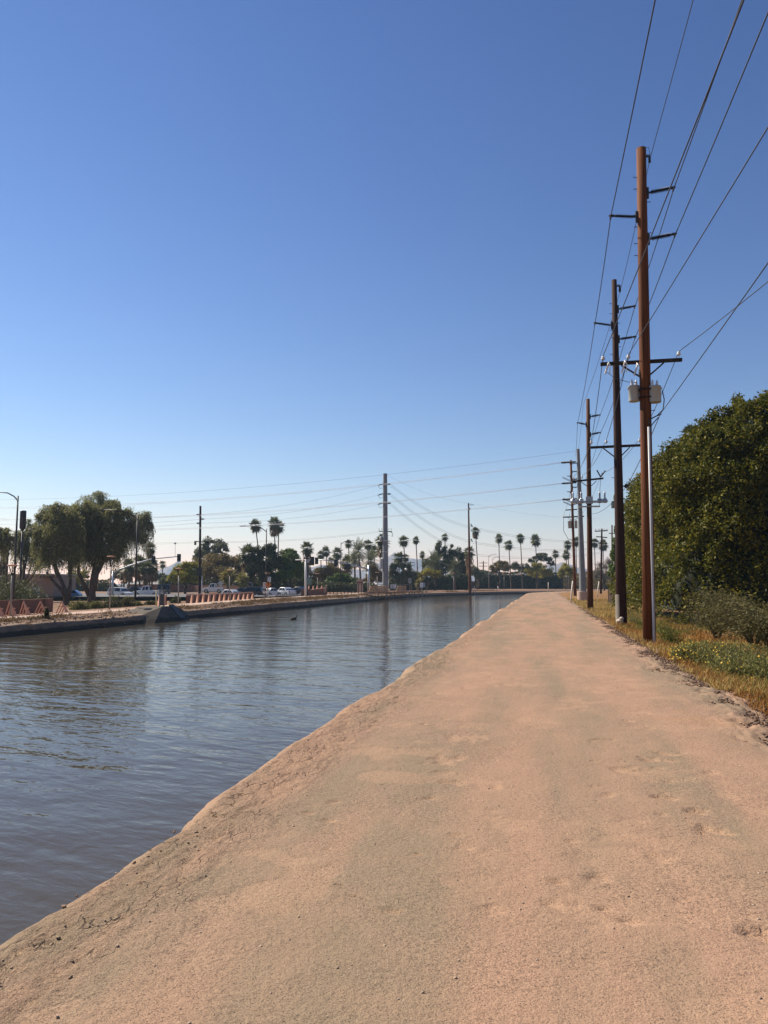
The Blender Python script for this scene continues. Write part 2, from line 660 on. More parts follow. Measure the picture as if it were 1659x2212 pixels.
def slope_disp(SS, VV):
    k = sstep(-26.2, -25.9, VV) * (1 - sstep(-24.6, -24.3, VV))
    return k * (0.16 * (fbm(SS * 0.9, VV * 1.2, 42, 4) - 0.45) + 0.10 * (fbm(SS * 3.2, VV * 3.5, 44, 3) - 0.45)) - 0.03 * (VV > -24.3), VV, None


strip('bank_slope', sfar, np.arange(-26.24, -24.1, 0.16), M_COBBLE, slope_disp)
strip('canal_path', sfar, np.array([-28.4, -27.3, -26.22]), M_WALK, lambda a, b: (0.03 + 0 * a, b, None))
sl_ = np.concatenate([np.arange(-30, 60, 4.0), np.arange(60, 400, 3.0)])
strip('park_ground', sl_, np.array([-125, -112, -100, -80, -60, -46, -38, -33, -29.5, -28.3]), M_SOIL)


def verge_disp(SS, VV):
    k = sstep(5.1, 6.0, VV)
    return k * (0.22 * (fbm(SS * 0.35, VV * 0.4, 52, 4) - 0.5) + 0.05 * (fbm(SS * 2, VV * 2, 54, 3) - 0.5)) - 0.05 * (1 - k), VV, None


strip('verge_ground', np.concatenate([np.arange(-10, 60, 0.3), np.arange(60, 330, 2.0)]),
      np.concatenate([np.arange(4.95, 9, 0.2), np.arange(9, 20, 0.8), [24, 30, 40, 55, 68, 80]]), M_VERGE, verge_disp)

g = MB()
g.add([(-9000, -3000, -1.8), (9000, -3000, -1.8), (9000, 16000, -1.8), (-9000, 16000, -1.8)], [(0, 1, 2, 3)])
tag(g.obj('ground', M_PLAIN), kind='structure')

# ---- water
def m_water():
    m = NT('canal_water')
    p = m.pos()
    q = m.map(p, (1.0, 1.0, 1), (0, 0, TH0 + 0.35))
    q2 = m.map(q, (0.75, 1.7, 1))
    big = m.noise(q2, 0.55, 3, 0.5, 0.3)
    sm = m.noise(q2, 2.3, 3, 0.55, 0.2)
    h = m.math('ADD', big, m.math('MULTIPLY', sm, 0.32))
    m.col((0.058, 0.049, 0.034))
    m.b.inputs['IOR'].default_value = 1.333
    return m.set(0.03, 0, 0.29, m.bump(h, 1.0, 0.060))


wm = m_water()
sw = np.concatenate([np.arange(-30, 120, 5.0), np.arange(120, 400, 3.0)])
xs, ys = cpt(*np.meshgrid(sw, np.array([-24.3, -12.0, -0.6]), indexing='ij'))
P = np.stack([xs, ys, np.full_like(xs, WATER)], -1).reshape(-1, 3)
I = np.arange(len(sw) * 3).reshape(-1, 3)
Q = np.stack([I[:-1, :-1], I[:-1, 1:], I[1:, 1:], I[1:, :-1]], -1).reshape(-1, 4)
tag(np_obj('water', P, Q, wm), kind='structure')

# ---- the valley's thin blue air
hz = MB()
hz.box((200, 1400, 72.5), (7000, 4400, 150))
M_HAZE = bpy.data.materials.new('valley_haze')
M_HAZE.use_nodes = True
_nt = M_HAZE.node_tree
for _n in list(_nt.nodes):
    if _n.type != 'OUTPUT_MATERIAL':
        _nt.nodes.remove(_n)
_pv = _nt.nodes.new('ShaderNodeVolumePrincipled')
_pv.inputs['Color'].default_value = (0.50, 0.74, 1.0, 1)
_pv.inputs['Density'].default_value = 0.00020
_pv.inputs['Anisotropy'].default_value = 0.2
_nt.links.new(_pv.outputs[0], [n for n in _nt.nodes if n.type == 'OUTPUT_MATERIAL'][0].inputs['Volume'])
tag(hz.obj('haze', M_HAZE), kind='stuff')

# ---- mountains on the skyline
M_ROCK = m_earth('desert_mountain_rock', (0.16, 0.11, 0.085), (0.21, 0.145, 0.11), (0.13, 0.10, 0.07), 0.01, 0.5, 0.05)


def mountain(name, pts, d, depth):
    """a ridge whose skyline follows pts (picture columns and heights), with slopes and gullies"""
    px = np.array([p[0] for p in pts], float); py = np.array([p[1] for p in pts], float)
    n = int((px[-1] - px[0]) * d / F / 9)
    u = np.linspace(px[0], px[-1], n)
    H = (HOR - np.interp(u, px, py)) / F * d
    H = H * (1 + 0.16 * (fbm(u * 0.09, u * 0, 3, 4) - 0.5)) + 8
    X = (u - CX) / F * d
    k = np.linspace(-1, 1, 41)
    V = []
    for j, t in enumerate(k):
        prof = max(0.0, 1 - abs(t)) ** 1.15
        y = d + t * depth
        h = H * prof * (0.72 + 0.56 * fbm(X * 0.011, np.full(n, y * 0.011), 9, 5)) if abs(t) > 0.03 else H
        V.append(np.stack([X + 20 * (fbm(X * .01, np.full(n, y * .01), 5, 3) - .5), np.full(n, y), h - 6], -1))
    V = np.array(V)
    I = np.arange(41 * n).reshape(41, n)
    Q = np.stack([I[:-1, :-1], I[:-1, 1:], I[1:, 1:], I[1:, :-1]], -1).reshape(-1, 4)
    tag(np_obj(name, V.reshape(-1, 3), Q, M_ROCK, None, True), kind='structure')


mountain('mountain', [(300, 1262), (345, 1235), (365, 1222), (387, 1212), (400, 1222), (415, 1213), (428, 1210), (450, 1224), (490, 1238), (540, 1246), (600, 1240), (640, 1228), (700, 1222), (745, 1232), (800, 1230), (838, 1206), (853, 1192), (866, 1204), (890, 1207), (925, 1206), (970, 1216), (1010, 1228), (1060, 1240), (1110, 1248), (1180, 1222), (1210, 1216), (1240, 1224), (1300, 1240), (1400, 1262)], 3000, 420)
# ------------------------------------------------------------------ shared materials
M_REDWOOD = wood('weathered_red_pole_wood', (0.045, 0.014, 0.005), (0.185, 0.060, 0.016))
M_DARKWOOD = wood('creosoted_dark_pole_wood', (0.016, 0.008, 0.006), (0.055, 0.022, 0.016))
M_BROWNWOOD = wood('brown_pole_wood', (0.045, 0.018, 0.008), (0.145, 0.056, 0.021))
M_ARMWOOD = wood('dark_crossarm_wood', (0.018, 0.014, 0.012), (0.05, 0.038, 0.028), 12)
M_INSUL = plain('grey_polymer_insulator', (0.022, 0.022, 0.025), 0.6)
M_PORC = plain('white_porcelain', (0.62, 0.62, 0.6), 0.25, 0, 0.1)
M_CAN = plain('pale_grey_painted_steel', (0.34, 0.355, 0.335), 0.4, 0, 0.06)
M_GALV = plain('galvanised_steel', (0.42, 0.44, 0.46), 0.45, 0.55, 0.12)
M_STEELPOLE = plain('dull_galvanised_pole', (0.19, 0.20, 0.205), 0.7, 0.0, 0.10, 1.2, .2)
M_WIRE = plain('dark_aluminium_wire', (0.05, 0.05, 0.055), 0.5, 0.5)
M_BRIGHTWIRE = plain('painted_bright_wire', (0.88, 0.88, 0.88), 0.6, 0.0, 0.03)  # matte white: the wires' brightness is put into the colour
M_BLACK = plain('black_rubber', (0.018, 0.018, 0.018), 0.6)
M_BARK = wood('rough_tree_bark', (0.045, 0.032, 0.024), (0.12, 0.09, 0.065), 8)
M_PALMBARK = wood('palm_trunk_bark', (0.07, 0.05, 0.038), (0.16, 0.12, 0.09), 6)
M_WHITEBARK = plain('whitewashed_bark', (0.55, 0.53, 0.48), 0.8)

WIRE_N = [0]


def wire(label, pts, r=0.012, mat=None, sag=0.0, group='overhead power lines', seg=10, name='power_line'):
    """one conductor hung from point to point"""
    mb = MB()
    P = []
    pts = [Vector(p) for p in pts]
    sags = sag if hasattr(sag, '__len__') else [sag] * (len(pts) - 1)
    for i in range(len(pts) - 1):
        a, b = pts[i], pts[i + 1]
        for k in range(seg + (i == len(pts) - 2)):
            t = k / seg
            q = a.lerp(b, t)
            q.z -= sags[i] * 4 * t * (1 - t)
            P.append(q)
    o = P[0].copy()
    mb.tube([p - o for p in P], r, 5)
    ob = mb.obj(name, mat or M_WIRE, None, True)
    ob.location = o
    tag(ob, label, 'power line', group)
    return ob


class Pole:
    """a pole standing at picture column px, d metres ahead, its top seen at (tx, ty)"""

    def __init__(s, label, px, d, tx, ty, r0, r1, mat, rz=None, name='utility_pole', n=16, base=None, group='utility poles along the canal track', sink=0.4, post='post'):
        s.d = d
        g = on_ground(px, d)
        if base is not None:
            g.z = base
        s.g = g
        s.th = (float(np.interp(sv(g.x, g.y)[0], S, TH)) if rz is None else rz)
        s.c, s.sn = math.cos(s.th), math.sin(s.th)
        s.t = thing(name, label, 'utility pole', g, -s.th, group)
        tt, tz = s.loc(tx, ty)
        s.h = tz
        s.lean = tt / tz
        mb = MB()
        mb.tube([(-s.lean * sink, 0, -sink), (tt * 0.25, 0, tz * 0.25), (tt * 0.5, 0, tz * 0.5), (tt * 0.75, 0, tz * 0.75), (tt, 0, tz)],
                [r0 * 1.02, r0 + (r1 - r0) * .25, (r0 + r1) / 2, r0 + (r1 - r0) * .75, r1], n)
        s.r0, s.r1 = r0, r1
        mb.obj(post, mat, s.t, n > 12)

    def loc(s, px, py):                  # picture point on the plane through the pole, across the line
        x, y, z = ray(px, py)
        r = x / y
        t = (r * s.g.y - s.g.x) / (s.c + r * s.sn)
        yy = s.g.y - t * s.sn
        return t, EYE + z / y * yy - s.g.z

    def rad(s, z):
        return s.r0 + (s.r1 - s.r0) * z / s.h

    def world(s, x, y, z):
        return Vector((s.g.x + x * s.c + y * s.sn, s.g.y - x * s.sn + y * s.c, s.g.z + z))

    def insulator(s, px, py, tip, thick=0.045, sheds=15):
        """a ribbed line-post insulator from the pole at height py to its tip"""
        tx, tz = s.loc(*tip)
        _, z0 = s.loc(px, py)
        sg = 1 if tx > s.lean * z0 else -1
        x0 = s.lean * z0 + sg * (s.rad(z0) * 0.96)
        a, b = Vector((x0, 0, z0)), Vector((tx, 0, tz))
        L = (b - a).length
        M = (b - a).to_track_quat('Z', 'Y').to_matrix()
        mb = MB()
        mb.box((x0 + sg * 0.03, 0, z0), (0.06, 0.12, 0.34))
        prof = [(0.035, 0.05), (0.035, 0.12)]
        for k in range(sheds):
            z = 0.13 + (L - 0.26) * k / sheds
            dz = (L - 0.26) / sheds
            prof += [(thick * 0.75, z), (thick * 1.75, z + dz * 0.45), (thick * 0.75, z + dz * 0.6)]
        prof += [(0.03, L - 0.12), (0.045, L - 0.10), (0.045, L + 0.02), (0.02, L + 0.06)]
        mb.lathe(prof, 8, a, 0, M)
        mb.tube([b + Vector((0, -0.14, -0.05)), b + Vector((0, 0.14, -0.05))], 0.03, 6)
        mb.obj('insulator', M_INSUL, s.t)
        return s.world(tx, 0, tz - 0.05)

    def crossarm(s, lpx, rpx, py, braces=True, size=(0.10, 0.13), tilt=0.0, yoff=1):
        (xl, zl), (xr, zr) = s.loc(lpx, py[0]), s.loc(rpx, py[1])
        zc = (zl + zr) / 2
        y = yoff * (s.rad(zc) + size[0] / 2 - 0.01)
        mb = MB()
        mb.beam((xl, y, zl), (xr, y, zr), size[1], size[0])
        mb.obj('crossarm', M_ARMWOOD, s.t, False, 0.008)
        if braces:
            c = s.lean * zc
            for sg in (-1, 1):
                e = abs((xr if sg > 0 else xl) - c) * 0.52
                m2 = MB()
                m2.beam((c + sg * e, y, zc - size[1] / 2), (c + sg * s.rad(zc) * 0.7, y * 0.95, zc - 0.42 - 0.1 * e), 0.045, 0.045)
                m2.obj('brace', M_ARMWOOD, s.t)
        return xl, xr, zc, y

    def pin(s, px, py, y, h=0.16, mat=None):
        """a small pin insulator standing on the arm, its foot at the picture point"""
        x, z = s.loc(px, py)
        mb = MB()
        mb.lathe([(0.012, -0.02), (0.012, 0.05), (0.06, 0.05), (0.07, 0.08), (0.04, 0.10), (0.055, 0.12), (0.035, h), (0.01, h + 0.01)], 10, (x, y, z))
        mb.obj('pin_insulator', mat or M_PORC, s.t, True)
        return s.world(x, y, z + h)

    def transformer(s, px0, px1, py0, py1, y=0.0):
        """an oil-filled can with lid and bushings, hung on a bracket"""
        (x0, z1), (x1, z0) = s.loc(px0, py0), s.loc(px1, py1)
        xc, r, h = (x0 + x1) / 2, (x1 - x0) / 2, z1 - z0
        mb = MB()
        mb.lathe([(r * 0.95, 0), (r, 0.02), (r, h * 0.90), (r * 1.06, h * 0.91), (r * 1.06, h * 0.95), (r * 0.9, h * 0.98), (r * 0.3, h)], 24, (xc, y, z0))
        sg = 1 if xc > s.lean * z0 else -1
        mb.box((xc + sg * r * 1.02, y, z0 + h * 0.82), (0.06, 0.06, 0.05))
        tr = mb.obj('transformer', M_CAN, s.t, True)
        for dx, dy in ((-0.35 * r, -0.2 * r), (0.45 * r, 0.3 * r)):
            b = MB()
            b.lathe([(0.03, 0), (0.05, 0.03), (0.03, 0.05), (0.05, 0.08), (0.03, 0.10), (0.045, 0.13), (0.025, 0.15), (0.02, 0.2)], 10, (xc + dx, y + dy, z0 + h * 0.97))
            b.obj('bushing', M_PORC, tr, True)
        return s.world(xc, y, z0 + h)

    def cutout(s, px, py, y):
        x, z = s.loc(px, py)
        mb = MB()
        M = Matrix.Rotation(R(18), 3, 'Y')
        mb.lathe([(0.02, -0.22), (0.035, -0.18), (0.02, -0.12), (0.04, -0.08), (0.02, -0.03), (0.04, 0.02), (0.02, 0.07), (0.035, 0.12), (0.015, 0.2)], 8, (x, y, z), 0, M)
        mb.tube([(x + .02, y, z + .2), (x + .10, y - .05, z + .05), (x + .07, y - .05, z - .22)], 0.014, 5)
        mb.obj('fuse_cutout', M_PORC, s.t, True)

    def bolts(s, zs):
        for k, z in enumerate(zs):
            sg = -1 if k % 3 else 1
            c, r = s.lean * z, s.rad(z)
            MB().tube([(c + sg * r * .8, 0, z), (c + sg * (r + .11), 0, z)], 0.012, 5).obj('step_bolt', M_INSUL, s.t)


# ------------------------------------------------------------------ the line of poles on the right
# 1: the near one with two transformers
p1 = Pole('nearest reddish brown wooden power pole with two pale transformer cans', 1399, 23.7, 1385, 321, 0.192, 0.150, M_REDWOOD)
A1 = p1.insulator(1400, 417, (1455, 405))
B1 = p1.insulator(1370, 469, (1319, 466))
C1 = p1.insulator(1400, 517, (1458, 505))
xl, xr, zc, ya = p1.crossarm(1298, 1476, (783, 773))
D1 = p1.pin(1304, 776, ya)
E1 = p1.pin(1359, 773, ya)
G1 = p1.pin(1469, 766, ya)
p1.cutout(1312, 792, ya - 0.1)
p1.cutout(1348, 789, ya - 0.1)
p1.cutout(1374, 797, 0.0)
T1 = p1.transformer(1357.5, 1382.5, 832, 866, 0.06)
T2 = p1.transformer(1400, 1428, 835, 870, -0.06)
mb = MB()
_, zb = p1.loc(1390, 845)
mb.box((p1.lean * zb, 0, zb + .03), (0.40, 0.39, 0.07)); mb.box((p1.lean * zb, 0, zb - .22), (0.40, 0.385, 0.05))
mb.obj('mounting_bracket', M_DARKWOOD, p1.t, False, 0.01)
p1.bolts([p1.h * t for t in (0.985, 0.94, 0.915, 0.885, 0.86, 0.835, 0.82, 0.80, 0.775, 0.4555, 0.16, 0.1)])
mb = MB()                                                            # shackle of the shield wire near the top
_, zt = p1.loc(1400, 338)
mb.box((p1.lean * zt + .2, 0, zt), (0.14, 0.04, 0.05)); mb.lathe([(.03, -.1), (.05, -.05), (.03, 0), (.05, .04), (.02, .09)], 8, (p1.lean * zt + .25, 0, zt - .12))
mb.tube([(p1.lean * p1.h + .1, 0, p1.h), (p1.lean * p1.h + .22, 0, p1.h + .03), (p1.lean * p1.h + .28, 0, zt + .05)], .008, 5)
mb.obj('wire_clamp', M_INSUL, p1.t)
S1 = p1.world(p1.lean * zt + .26, 0, zt - .1)
mb = MB()                                                            # conduit riser on the near right side
_, zr_ = p1.loc(1397, 925)
xb, _z = p1.loc(1411.5, 1397)
x_t = p1.lean * zr_ + .06
mb.tube([(xb, -0.20, -0.3), (xb, -0.20, 0.4), (xb + (x_t - xb) * .45, -0.205, zr_ * .5), (x_t, -0.20, zr_)], 0.042, 10)
mb.obj('conduit_riser', plain('pale_conduit', (.38, .39, .385), .5, 0, .08), p1.t, True)
# black service cables from the cans
_, zq = p1.loc(1425, 845); xq = .60
_, zs_ = p1.loc(1410, 905)
MB().tube([(xq, -.1, zq), (xq + .05, -.12, zq - .3), (xq, -.15, zq - .62), (xq - .2, -.17, zq - .82), (p1.lean * zs_ + .16, -.16, zs_)], .016, 6).obj('service_cable', M_BLACK, p1.t, True)
MB().tube([(p1.lean * zs_ + .45, -.1, zs_ + .12), (p1.lean * zs_ + .28, -.15, zs_ + .05), (p1.lean * zs_ + .08, -.17, zs_ - .06), (p1.lean * zr_ + .07, -.17, zr_)], .022, 6).obj('service_cable', M_BLACK, p1.t, True)
MB().tube([(p1.lean * zs_ + .36, -.1, zs_ + .02), (p1.lean * zs_ + .2, -.15, zs_ - .16), (p1.lean * zr_ + .09, -.17, zr_ - .02)], .016, 6).obj('service_cable', M_BLACK, p1.t, True)
x_, z_ = p1.loc(1312, 800); xt, zt2 = p1.loc(1372, 826)
MB().tube([(x_, ya, z_), (x_ + .25, ya, z_ - .22), (xt - .2, .1, zt2 + .05), (xt, .06, zt2)], .009, 5).obj('service_cable', M_BLACK, p1.t, True)

# 2: dark pole with a pale guard at its foot
p2 = Pole('second power pole, almost black, with a pale grey guard board at its foot', 1340.5, 33.5, 1326.5, 605, 0.235, 0.112, M_DARKWOOD)
A2 = p2.insulator(1335, 668, (1371, 661))
B2 = p2.insulator(1320, 703, (1285, 697.5))
C2 = p2.insulator(1335, 733, (1372, 727))
xl, xr, zc, ya2 = p2.crossarm(1276, 1386, (965, 960))
D2 = p2.pin(1278, 958, ya2)
E2 = p2.pin(1310.5, 957, ya2)
G2 = p2.pin(1383, 954, ya2)
p2.bolts([p2.h * t for t in (0.985, 0.93, 0.9, 0.87, 0.85, 0.83, 0.80, 0.78, 0.42)])
mb = MB()
_, zg = p2.loc(1334, 1284)
for k in range(5):
    a = R(196 + 11 * k)
    mb.beam((math.cos(a) * .24, math.sin(a) * .24, -.2), (math.cos(a) * .23, math.sin(a) * .23, zg), .05, .035)
mb.obj('guard_board', plain('pale_grey_guard', (0.20, 0.175, 0.14), .8), p2.t)
mb = MB()
_, zk = p2.loc(1350, 1050)
mb.lathe([(.03, -.1), (.09, -.06), (.05, 0), (.09, .06), (.03, .1)], 10, (p2.lean * zk + .32, 0, zk), 0, Matrix.Rotation(R(90), 3, 'X'))
mb.box((p2.lean * zk + .22, 0, zk), (.14, .05, .05))
mb.obj('spool_insulator', M_INSUL, p2.t, True)
K2 = p2.world(p2.lean * zk + .34, 0, zk)
mb = MB()
_, zt = p2.loc(1333, 618)
mb.box((p2.lean * zt + .2, 0, zt), (.16, .05, .06)); mb.lathe([(.03, -.3), (.06, -.2), (.03, 0)], 8, (p2.lean * zt + .24, 0, zt))
mb.obj('wire_clamp', M_INSUL, p2.t)
S2 = p2.world(p2.lean * zt + .25, 0, zt - .25)

# 3: brown pole with a recloser bank
p3 = Pole('third power pole, warm brown, with a ring of grey switches halfway up', 1274, 56, 1270, 862, 0.215, 0.128, M_BROWNWOOD)
A3 = p3.insulator(1276, 900, (1296, 896), .06)
B3 = p3.insulator(1265, 917, (1247.5, 913), .06)
C3 = p3.insulator(1276, 938.5, (1297, 934), .06)
xl, xr, zc, ya3 = p3.crossarm(1236, 1303, (1041, 1034), True, (.12, .18), yoff=-1)
D3 = p3.pin(1239, 1037, ya3, .25)
E3 = p3.pin(1257, 1035, ya3, .25)
G3 = p3.pin(1300, 1030, ya3, .25)
mb = MB()
x_, z_ = p3.loc(1297, 1031)
mb.tube([(x_, ya3, z_), (x_ - .25, ya3, z_ + .5)], .05, 6); mb.tube([(x_, ya3, z_), (x_ + .35, ya3, z_ + .45)], .05, 6)
mb.tube([(x_, ya3, z_ - .1), (x_ - .1, ya3, z_ - 1.2), (x_ - .15, ya3, z_ - 2.2)], .015, 5)
mb.obj('surge_arrester', M_INSUL, p3.t, True)
mb = MB()
_, z_ = p3.loc(1273, 1084)
c3 = p3.lean * z_
mb.box((c3, -.3, z_), (2.6, .1, .1)); mb.box((c3, .3, z_), (2.6, .1, .1)); mb.box((c3, 0, z_ - .35), (1.5, .5, .07)); mb.box((c3, -.1, z_ + .1), (.5, .5, .5))
mb.obj('switch_bracket', M_GALV, p3.t, False, .01)
for dx in (-1.15, -.55, .75, 1.1):
    m2 = MB()
    m2.lathe([(.16, 0), (.17, .3), (.05, .34), (.09, .42), (.05, .48), (.09, .56), (.05, .62), (.08, .7), (.03, .85)], 12, (c3 + dx, -.05, z_ - .1))
    m2.obj('switch_tank', M_GALV, p3.t, True)
m2 = MB()
m2.lathe([(.2, 0), (.22, .5), (.06, .55), (.1, .65), (.05, .75), (.08, .85), (.03, 1.0)], 12, (c3 + 1.75, -.05, z_ - .5))
m2.obj('voltage_regulator', plain('greenish_grey_paint', (.22, .28, .25), .5), p3.t, True)
S3 = p3.world(-.15, 0, p3.h - .4)

# 4: galvanised steel pole on a concrete foot, the line turns here
p4 = Pole('grey tapered steel power pole standing on a round concrete plinth', 1258.4, 85, 1248.6, 970, 0.36, 0.17, M_STEELPOLE, name='steel_pole', n=12, base=on_ground(1258, 85).z + .95, sink=.05)
mb = MB()
mb.lathe([(.60, -1.5), (.60, .0), (.57, .03)], 24, (0, 0, -.03))
mb.obj('plinth', M_WALK, p4.t)
L4 = []
for (py, dy) in ((997, 0), (1042, 0), (1077, 0)):
    for sgy in (-1, 1):
        _, z = p4.loc(1246, py)
        a = Vector((p4.lean * z, 0, z)); b = Vector((p4.lean * z - 1.9, -.25 + sgy * .28, z - .12))
        mb = MB()
        M = (b - a).to_track_quat('Z', 'Y').to_matrix()
        L = (b - a).length
        mb.lathe([(.05, .3)] + [(r_, .35 + (L - .5) * (k + q) / 10) for k in range(10) for r_, q in ((.06, 0), (.12, .4), (.06, .7))] + [(.04, L)], 8, a, 0, M)
        mb.obj('insulator', M_INSUL, p4.t)
        L4.append(p4.world(*b))
mb = MB()
for py in (1030, 1076, 1083):
    _, z = p4.loc(1250, py)
    for dy in (-.5, 0, .5):
        MB().tube([(p4.lean * z - 1.8, dy, z), (p4.lean * z - .9, dy * 1.2, z - .45), (p4.lean * z - .2, dy, z - .2)], .02, 5).obj('jumper_wire', M_WIRE, p4.t, True)
S4 = p4.world(p4.lean * p4.h, 0, p4.h - .2)

# 5: dark red pole behind it
p5 = Pole('dark red wooden power pole with a double crossarm left of the steel pole', 1242, 104, 1233, 994, 0.20, 0.14, M_REDWOOD, base=on_ground(1242, 104).z)
xl, xr, zc, ya5 = p5.crossarm(1216, 1262, (1117, 1115), True, (.16, .2))
D5 = p5.pin(1218, 1114, ya5, .3); E5 = p5.pin(1230, 1114, ya5, .3); G5 = p5.pin(1258, 1113, ya5, .3)
p5.crossarm(1222, 1247, (1101.5, 1100), False, (.14, .16))
p5.transformer(1226.5, 1235, 1125, 1141, 0); p5.transformer(1241, 1247.5, 1125, 1141, 0)
for py in (1000, 1018, 1035, 1052):
    p5.insulator(1236, py + 1, (1249, py), .07, 8)
for py in (998, 1028, 1062):
    p5.insulator(1232, py + 1, (1226, py), .07, 5)
mb = MB()
_, z_ = p5.loc(1225, 1143)
mb.tube([(-1.3, 0, z_ + 1.5), (-1.35, 0, z_ - .2), (-.8, 0, z_ - 1.3), (-.1, -.2, z_ - 1.6)], .035, 6)
mb.obj('service_cable', M_BLACK, p5.t, True)

# 6, 7: small poles beyond
p6 = Pole('small dark wooden pole with two crossarms standing in the dry verge', 1297.5, 118, 1300, 1142, 0.16, 0.12, M_DARKWOOD, base=0.25)
p6.crossarm(1285, 1313, (1147.5, 1146), False, (.15, .18)); p6.crossarm(1288, 1312, (1159, 1161), False, (.15, .18))
for px in (1286.5, 1294, 1305, 1311):
    p6.pin(px, 1146, p6.rad(p6.h), .45, M_GALV)
p7 = Pole('thin dark pole half hidden behind the near dark pole', 1322, 140, 1322, 1134, .17, .12, M_DARKWOOD)
p7.crossarm(1315, 1329, (1152, 1152), False, (.15, .15))

# ------------------------------------------------------------------ conductors of that line
tdir = Vector((math.sin(TH0), math.cos(TH0), 0))


def back(p, m=60):
    return p - tdir * m


def level_out(p, px, py, k=3.0):          # a level wire from p through the edge of the picture and on
    q = gp(px, py, p.z)
    return p + (q - p) * k


wire('upper dark wire held by the highest right insulators of the pole row', [back(A1), A1, A2, A3, p4.world(p4.lean * 14 + .5, 0, p4.loc(1250, 1000)[1])], .016, sag=[.7, .1, .25, .3])
wire('dark wire held by the left insulators of the pole row', [back(B1), B1, B2, B3, p4.world(p4.lean * 15 - .3, 0, p4.loc(1250, 985)[1])], .016, sag=[.7, .1, .25, .3])
wire('dark wire held by the lower right insulators of the pole row', [back(C1), C1, C2, C3, p4.world(p4.lean * 12 + .6, 0, p4.loc(1250, 1040)[1])], .016, sag=[.7, .1, .25, .3])
wire('thin shield wire clamped at the very tops of the pole row', [back(S1), S1, S2, S3, S4], .011, sag=[.6, .1, .2, .3])
wire('wire tied to the left end of the near crossarm', [level_out(D1, 1588, 0), D1, D2, D3, D5], .0125, sag=[.3, .15, .3, .4])
wire('wire tied beside the near pole on its crossarm', [level_out(E1, 1659, 250), E1, E2, E3, E5], .0125, sag=[.2, .15, .3, .4])
wire('wire tied to the right end of the near crossarm', [level_out(G1, 1659, 592), G1, G2, G3, G5], .012, sag=[.2, .15, .3, .4])
SV = p1.world(p1.lean * zs_ + .42, -.1, zs_ + .12)
wire('service cable rising to the right from below the transformers', [level_out(SV, 1659, 556) + Vector((0, 0, 0)), SV], .012, sag=.1)
wire('low service wire running on to the dark pole', [SV, K2, p3.world(.3, 0, p3.loc(1276, 1110)[1])], .0125, sag=[.1, .3])
# ------------------------------------------------------------------ plants on the right
M_FICUS = leafmat('ficus_leaf', (0.020, 0.030, 0.006), (0.088, 0.095, 0.012), (0.300, 0.240, 0.024), 0.32, 0.55, 0.12)
M_FICUSIN = plain('painted_shade_leaves', (0.008, 0.012, 0.003), 0.9, 0, 0.4, 4)  # near-black leaf tone, the hedges' inner shade put into the colour
M_DRY = leafmat('dry_orange_grass', (0.20, 0.088, 0.022), (0.32, 0.150, 0.042), (0.46, 0.26, 0.09), 0.35, 0.8, 0.1)
M_STRAW = leafmat('straw_grass', (0.30, 0.20, 0.06), (0.42, 0.29, 0.10), (0.56, 0.42, 0.18), 0.3, 0.8, 0.1)
M_GRN = leafmat('weedy_green', (0.06, 0.075, 0.012), (0.13, 0.14, 0.025), (0.24, 0.23, 0.05), 0.3, 0.7, 0.2)
M_BRIT = leafmat('grey_green_brush', (0.09, 0.095, 0.03), (0.17, 0.165, 0.05), (0.29, 0.27, 0.09), 0.25, 0.8, 0.2)
M_FLOWER = leafmat('yellow_petals', (0.62, 0.36, 0.03), (0.75, 0.47, 0.05), (0.82, 0.62, 0.20), 0.3, 0.7, 0.2)
M_OLIVE = leafmat('feathery_olive', (0.045, 0.045, 0.014), (0.10, 0.09, 0.028), (0.20, 0.17, 0.065), 0.25, 0.7, 0.2)

HS0, HS1, HV0, HV1, HC = 37.5, 60.0, 8.3, 31.0, 4.0
_htop = [(1325, 1180), (1336, 1125), (1345, 1085), (1362, 1066), (1380, 1082), (1400, 1055), (1424, 1032), (1445, 1012), (1470, 985), (1492, 962), (1520, 938), (1560, 915), (1600, 896), (1640, 866), (1700, 835), (1800, 800)]
_ls, _la, _lv = HS1 - HS0 - HC, HC * math.pi / 2, HV1 - HV0 - HC


def hedge_plan(u):
    """along the foot: the side that follows the track, the rounded corner, then the end that faces back up the track"""
    u = np.asarray(u, float)
    a = np.clip((u - _ls) / HC, 0, math.pi / 2)
    s = np.where(u < _ls, HS1 - u, np.where(u < _ls + _la, HS0 + HC - HC * np.sin(a), HS0))
    v = np.where(u < _ls, HV0, np.where(u < _ls + _la, HV0 + HC - HC * np.cos(a), HV0 + HC + (u - _ls - _la)))
    return s, v, -np.sin(a), -np.cos(a)              # normal in (s, v)


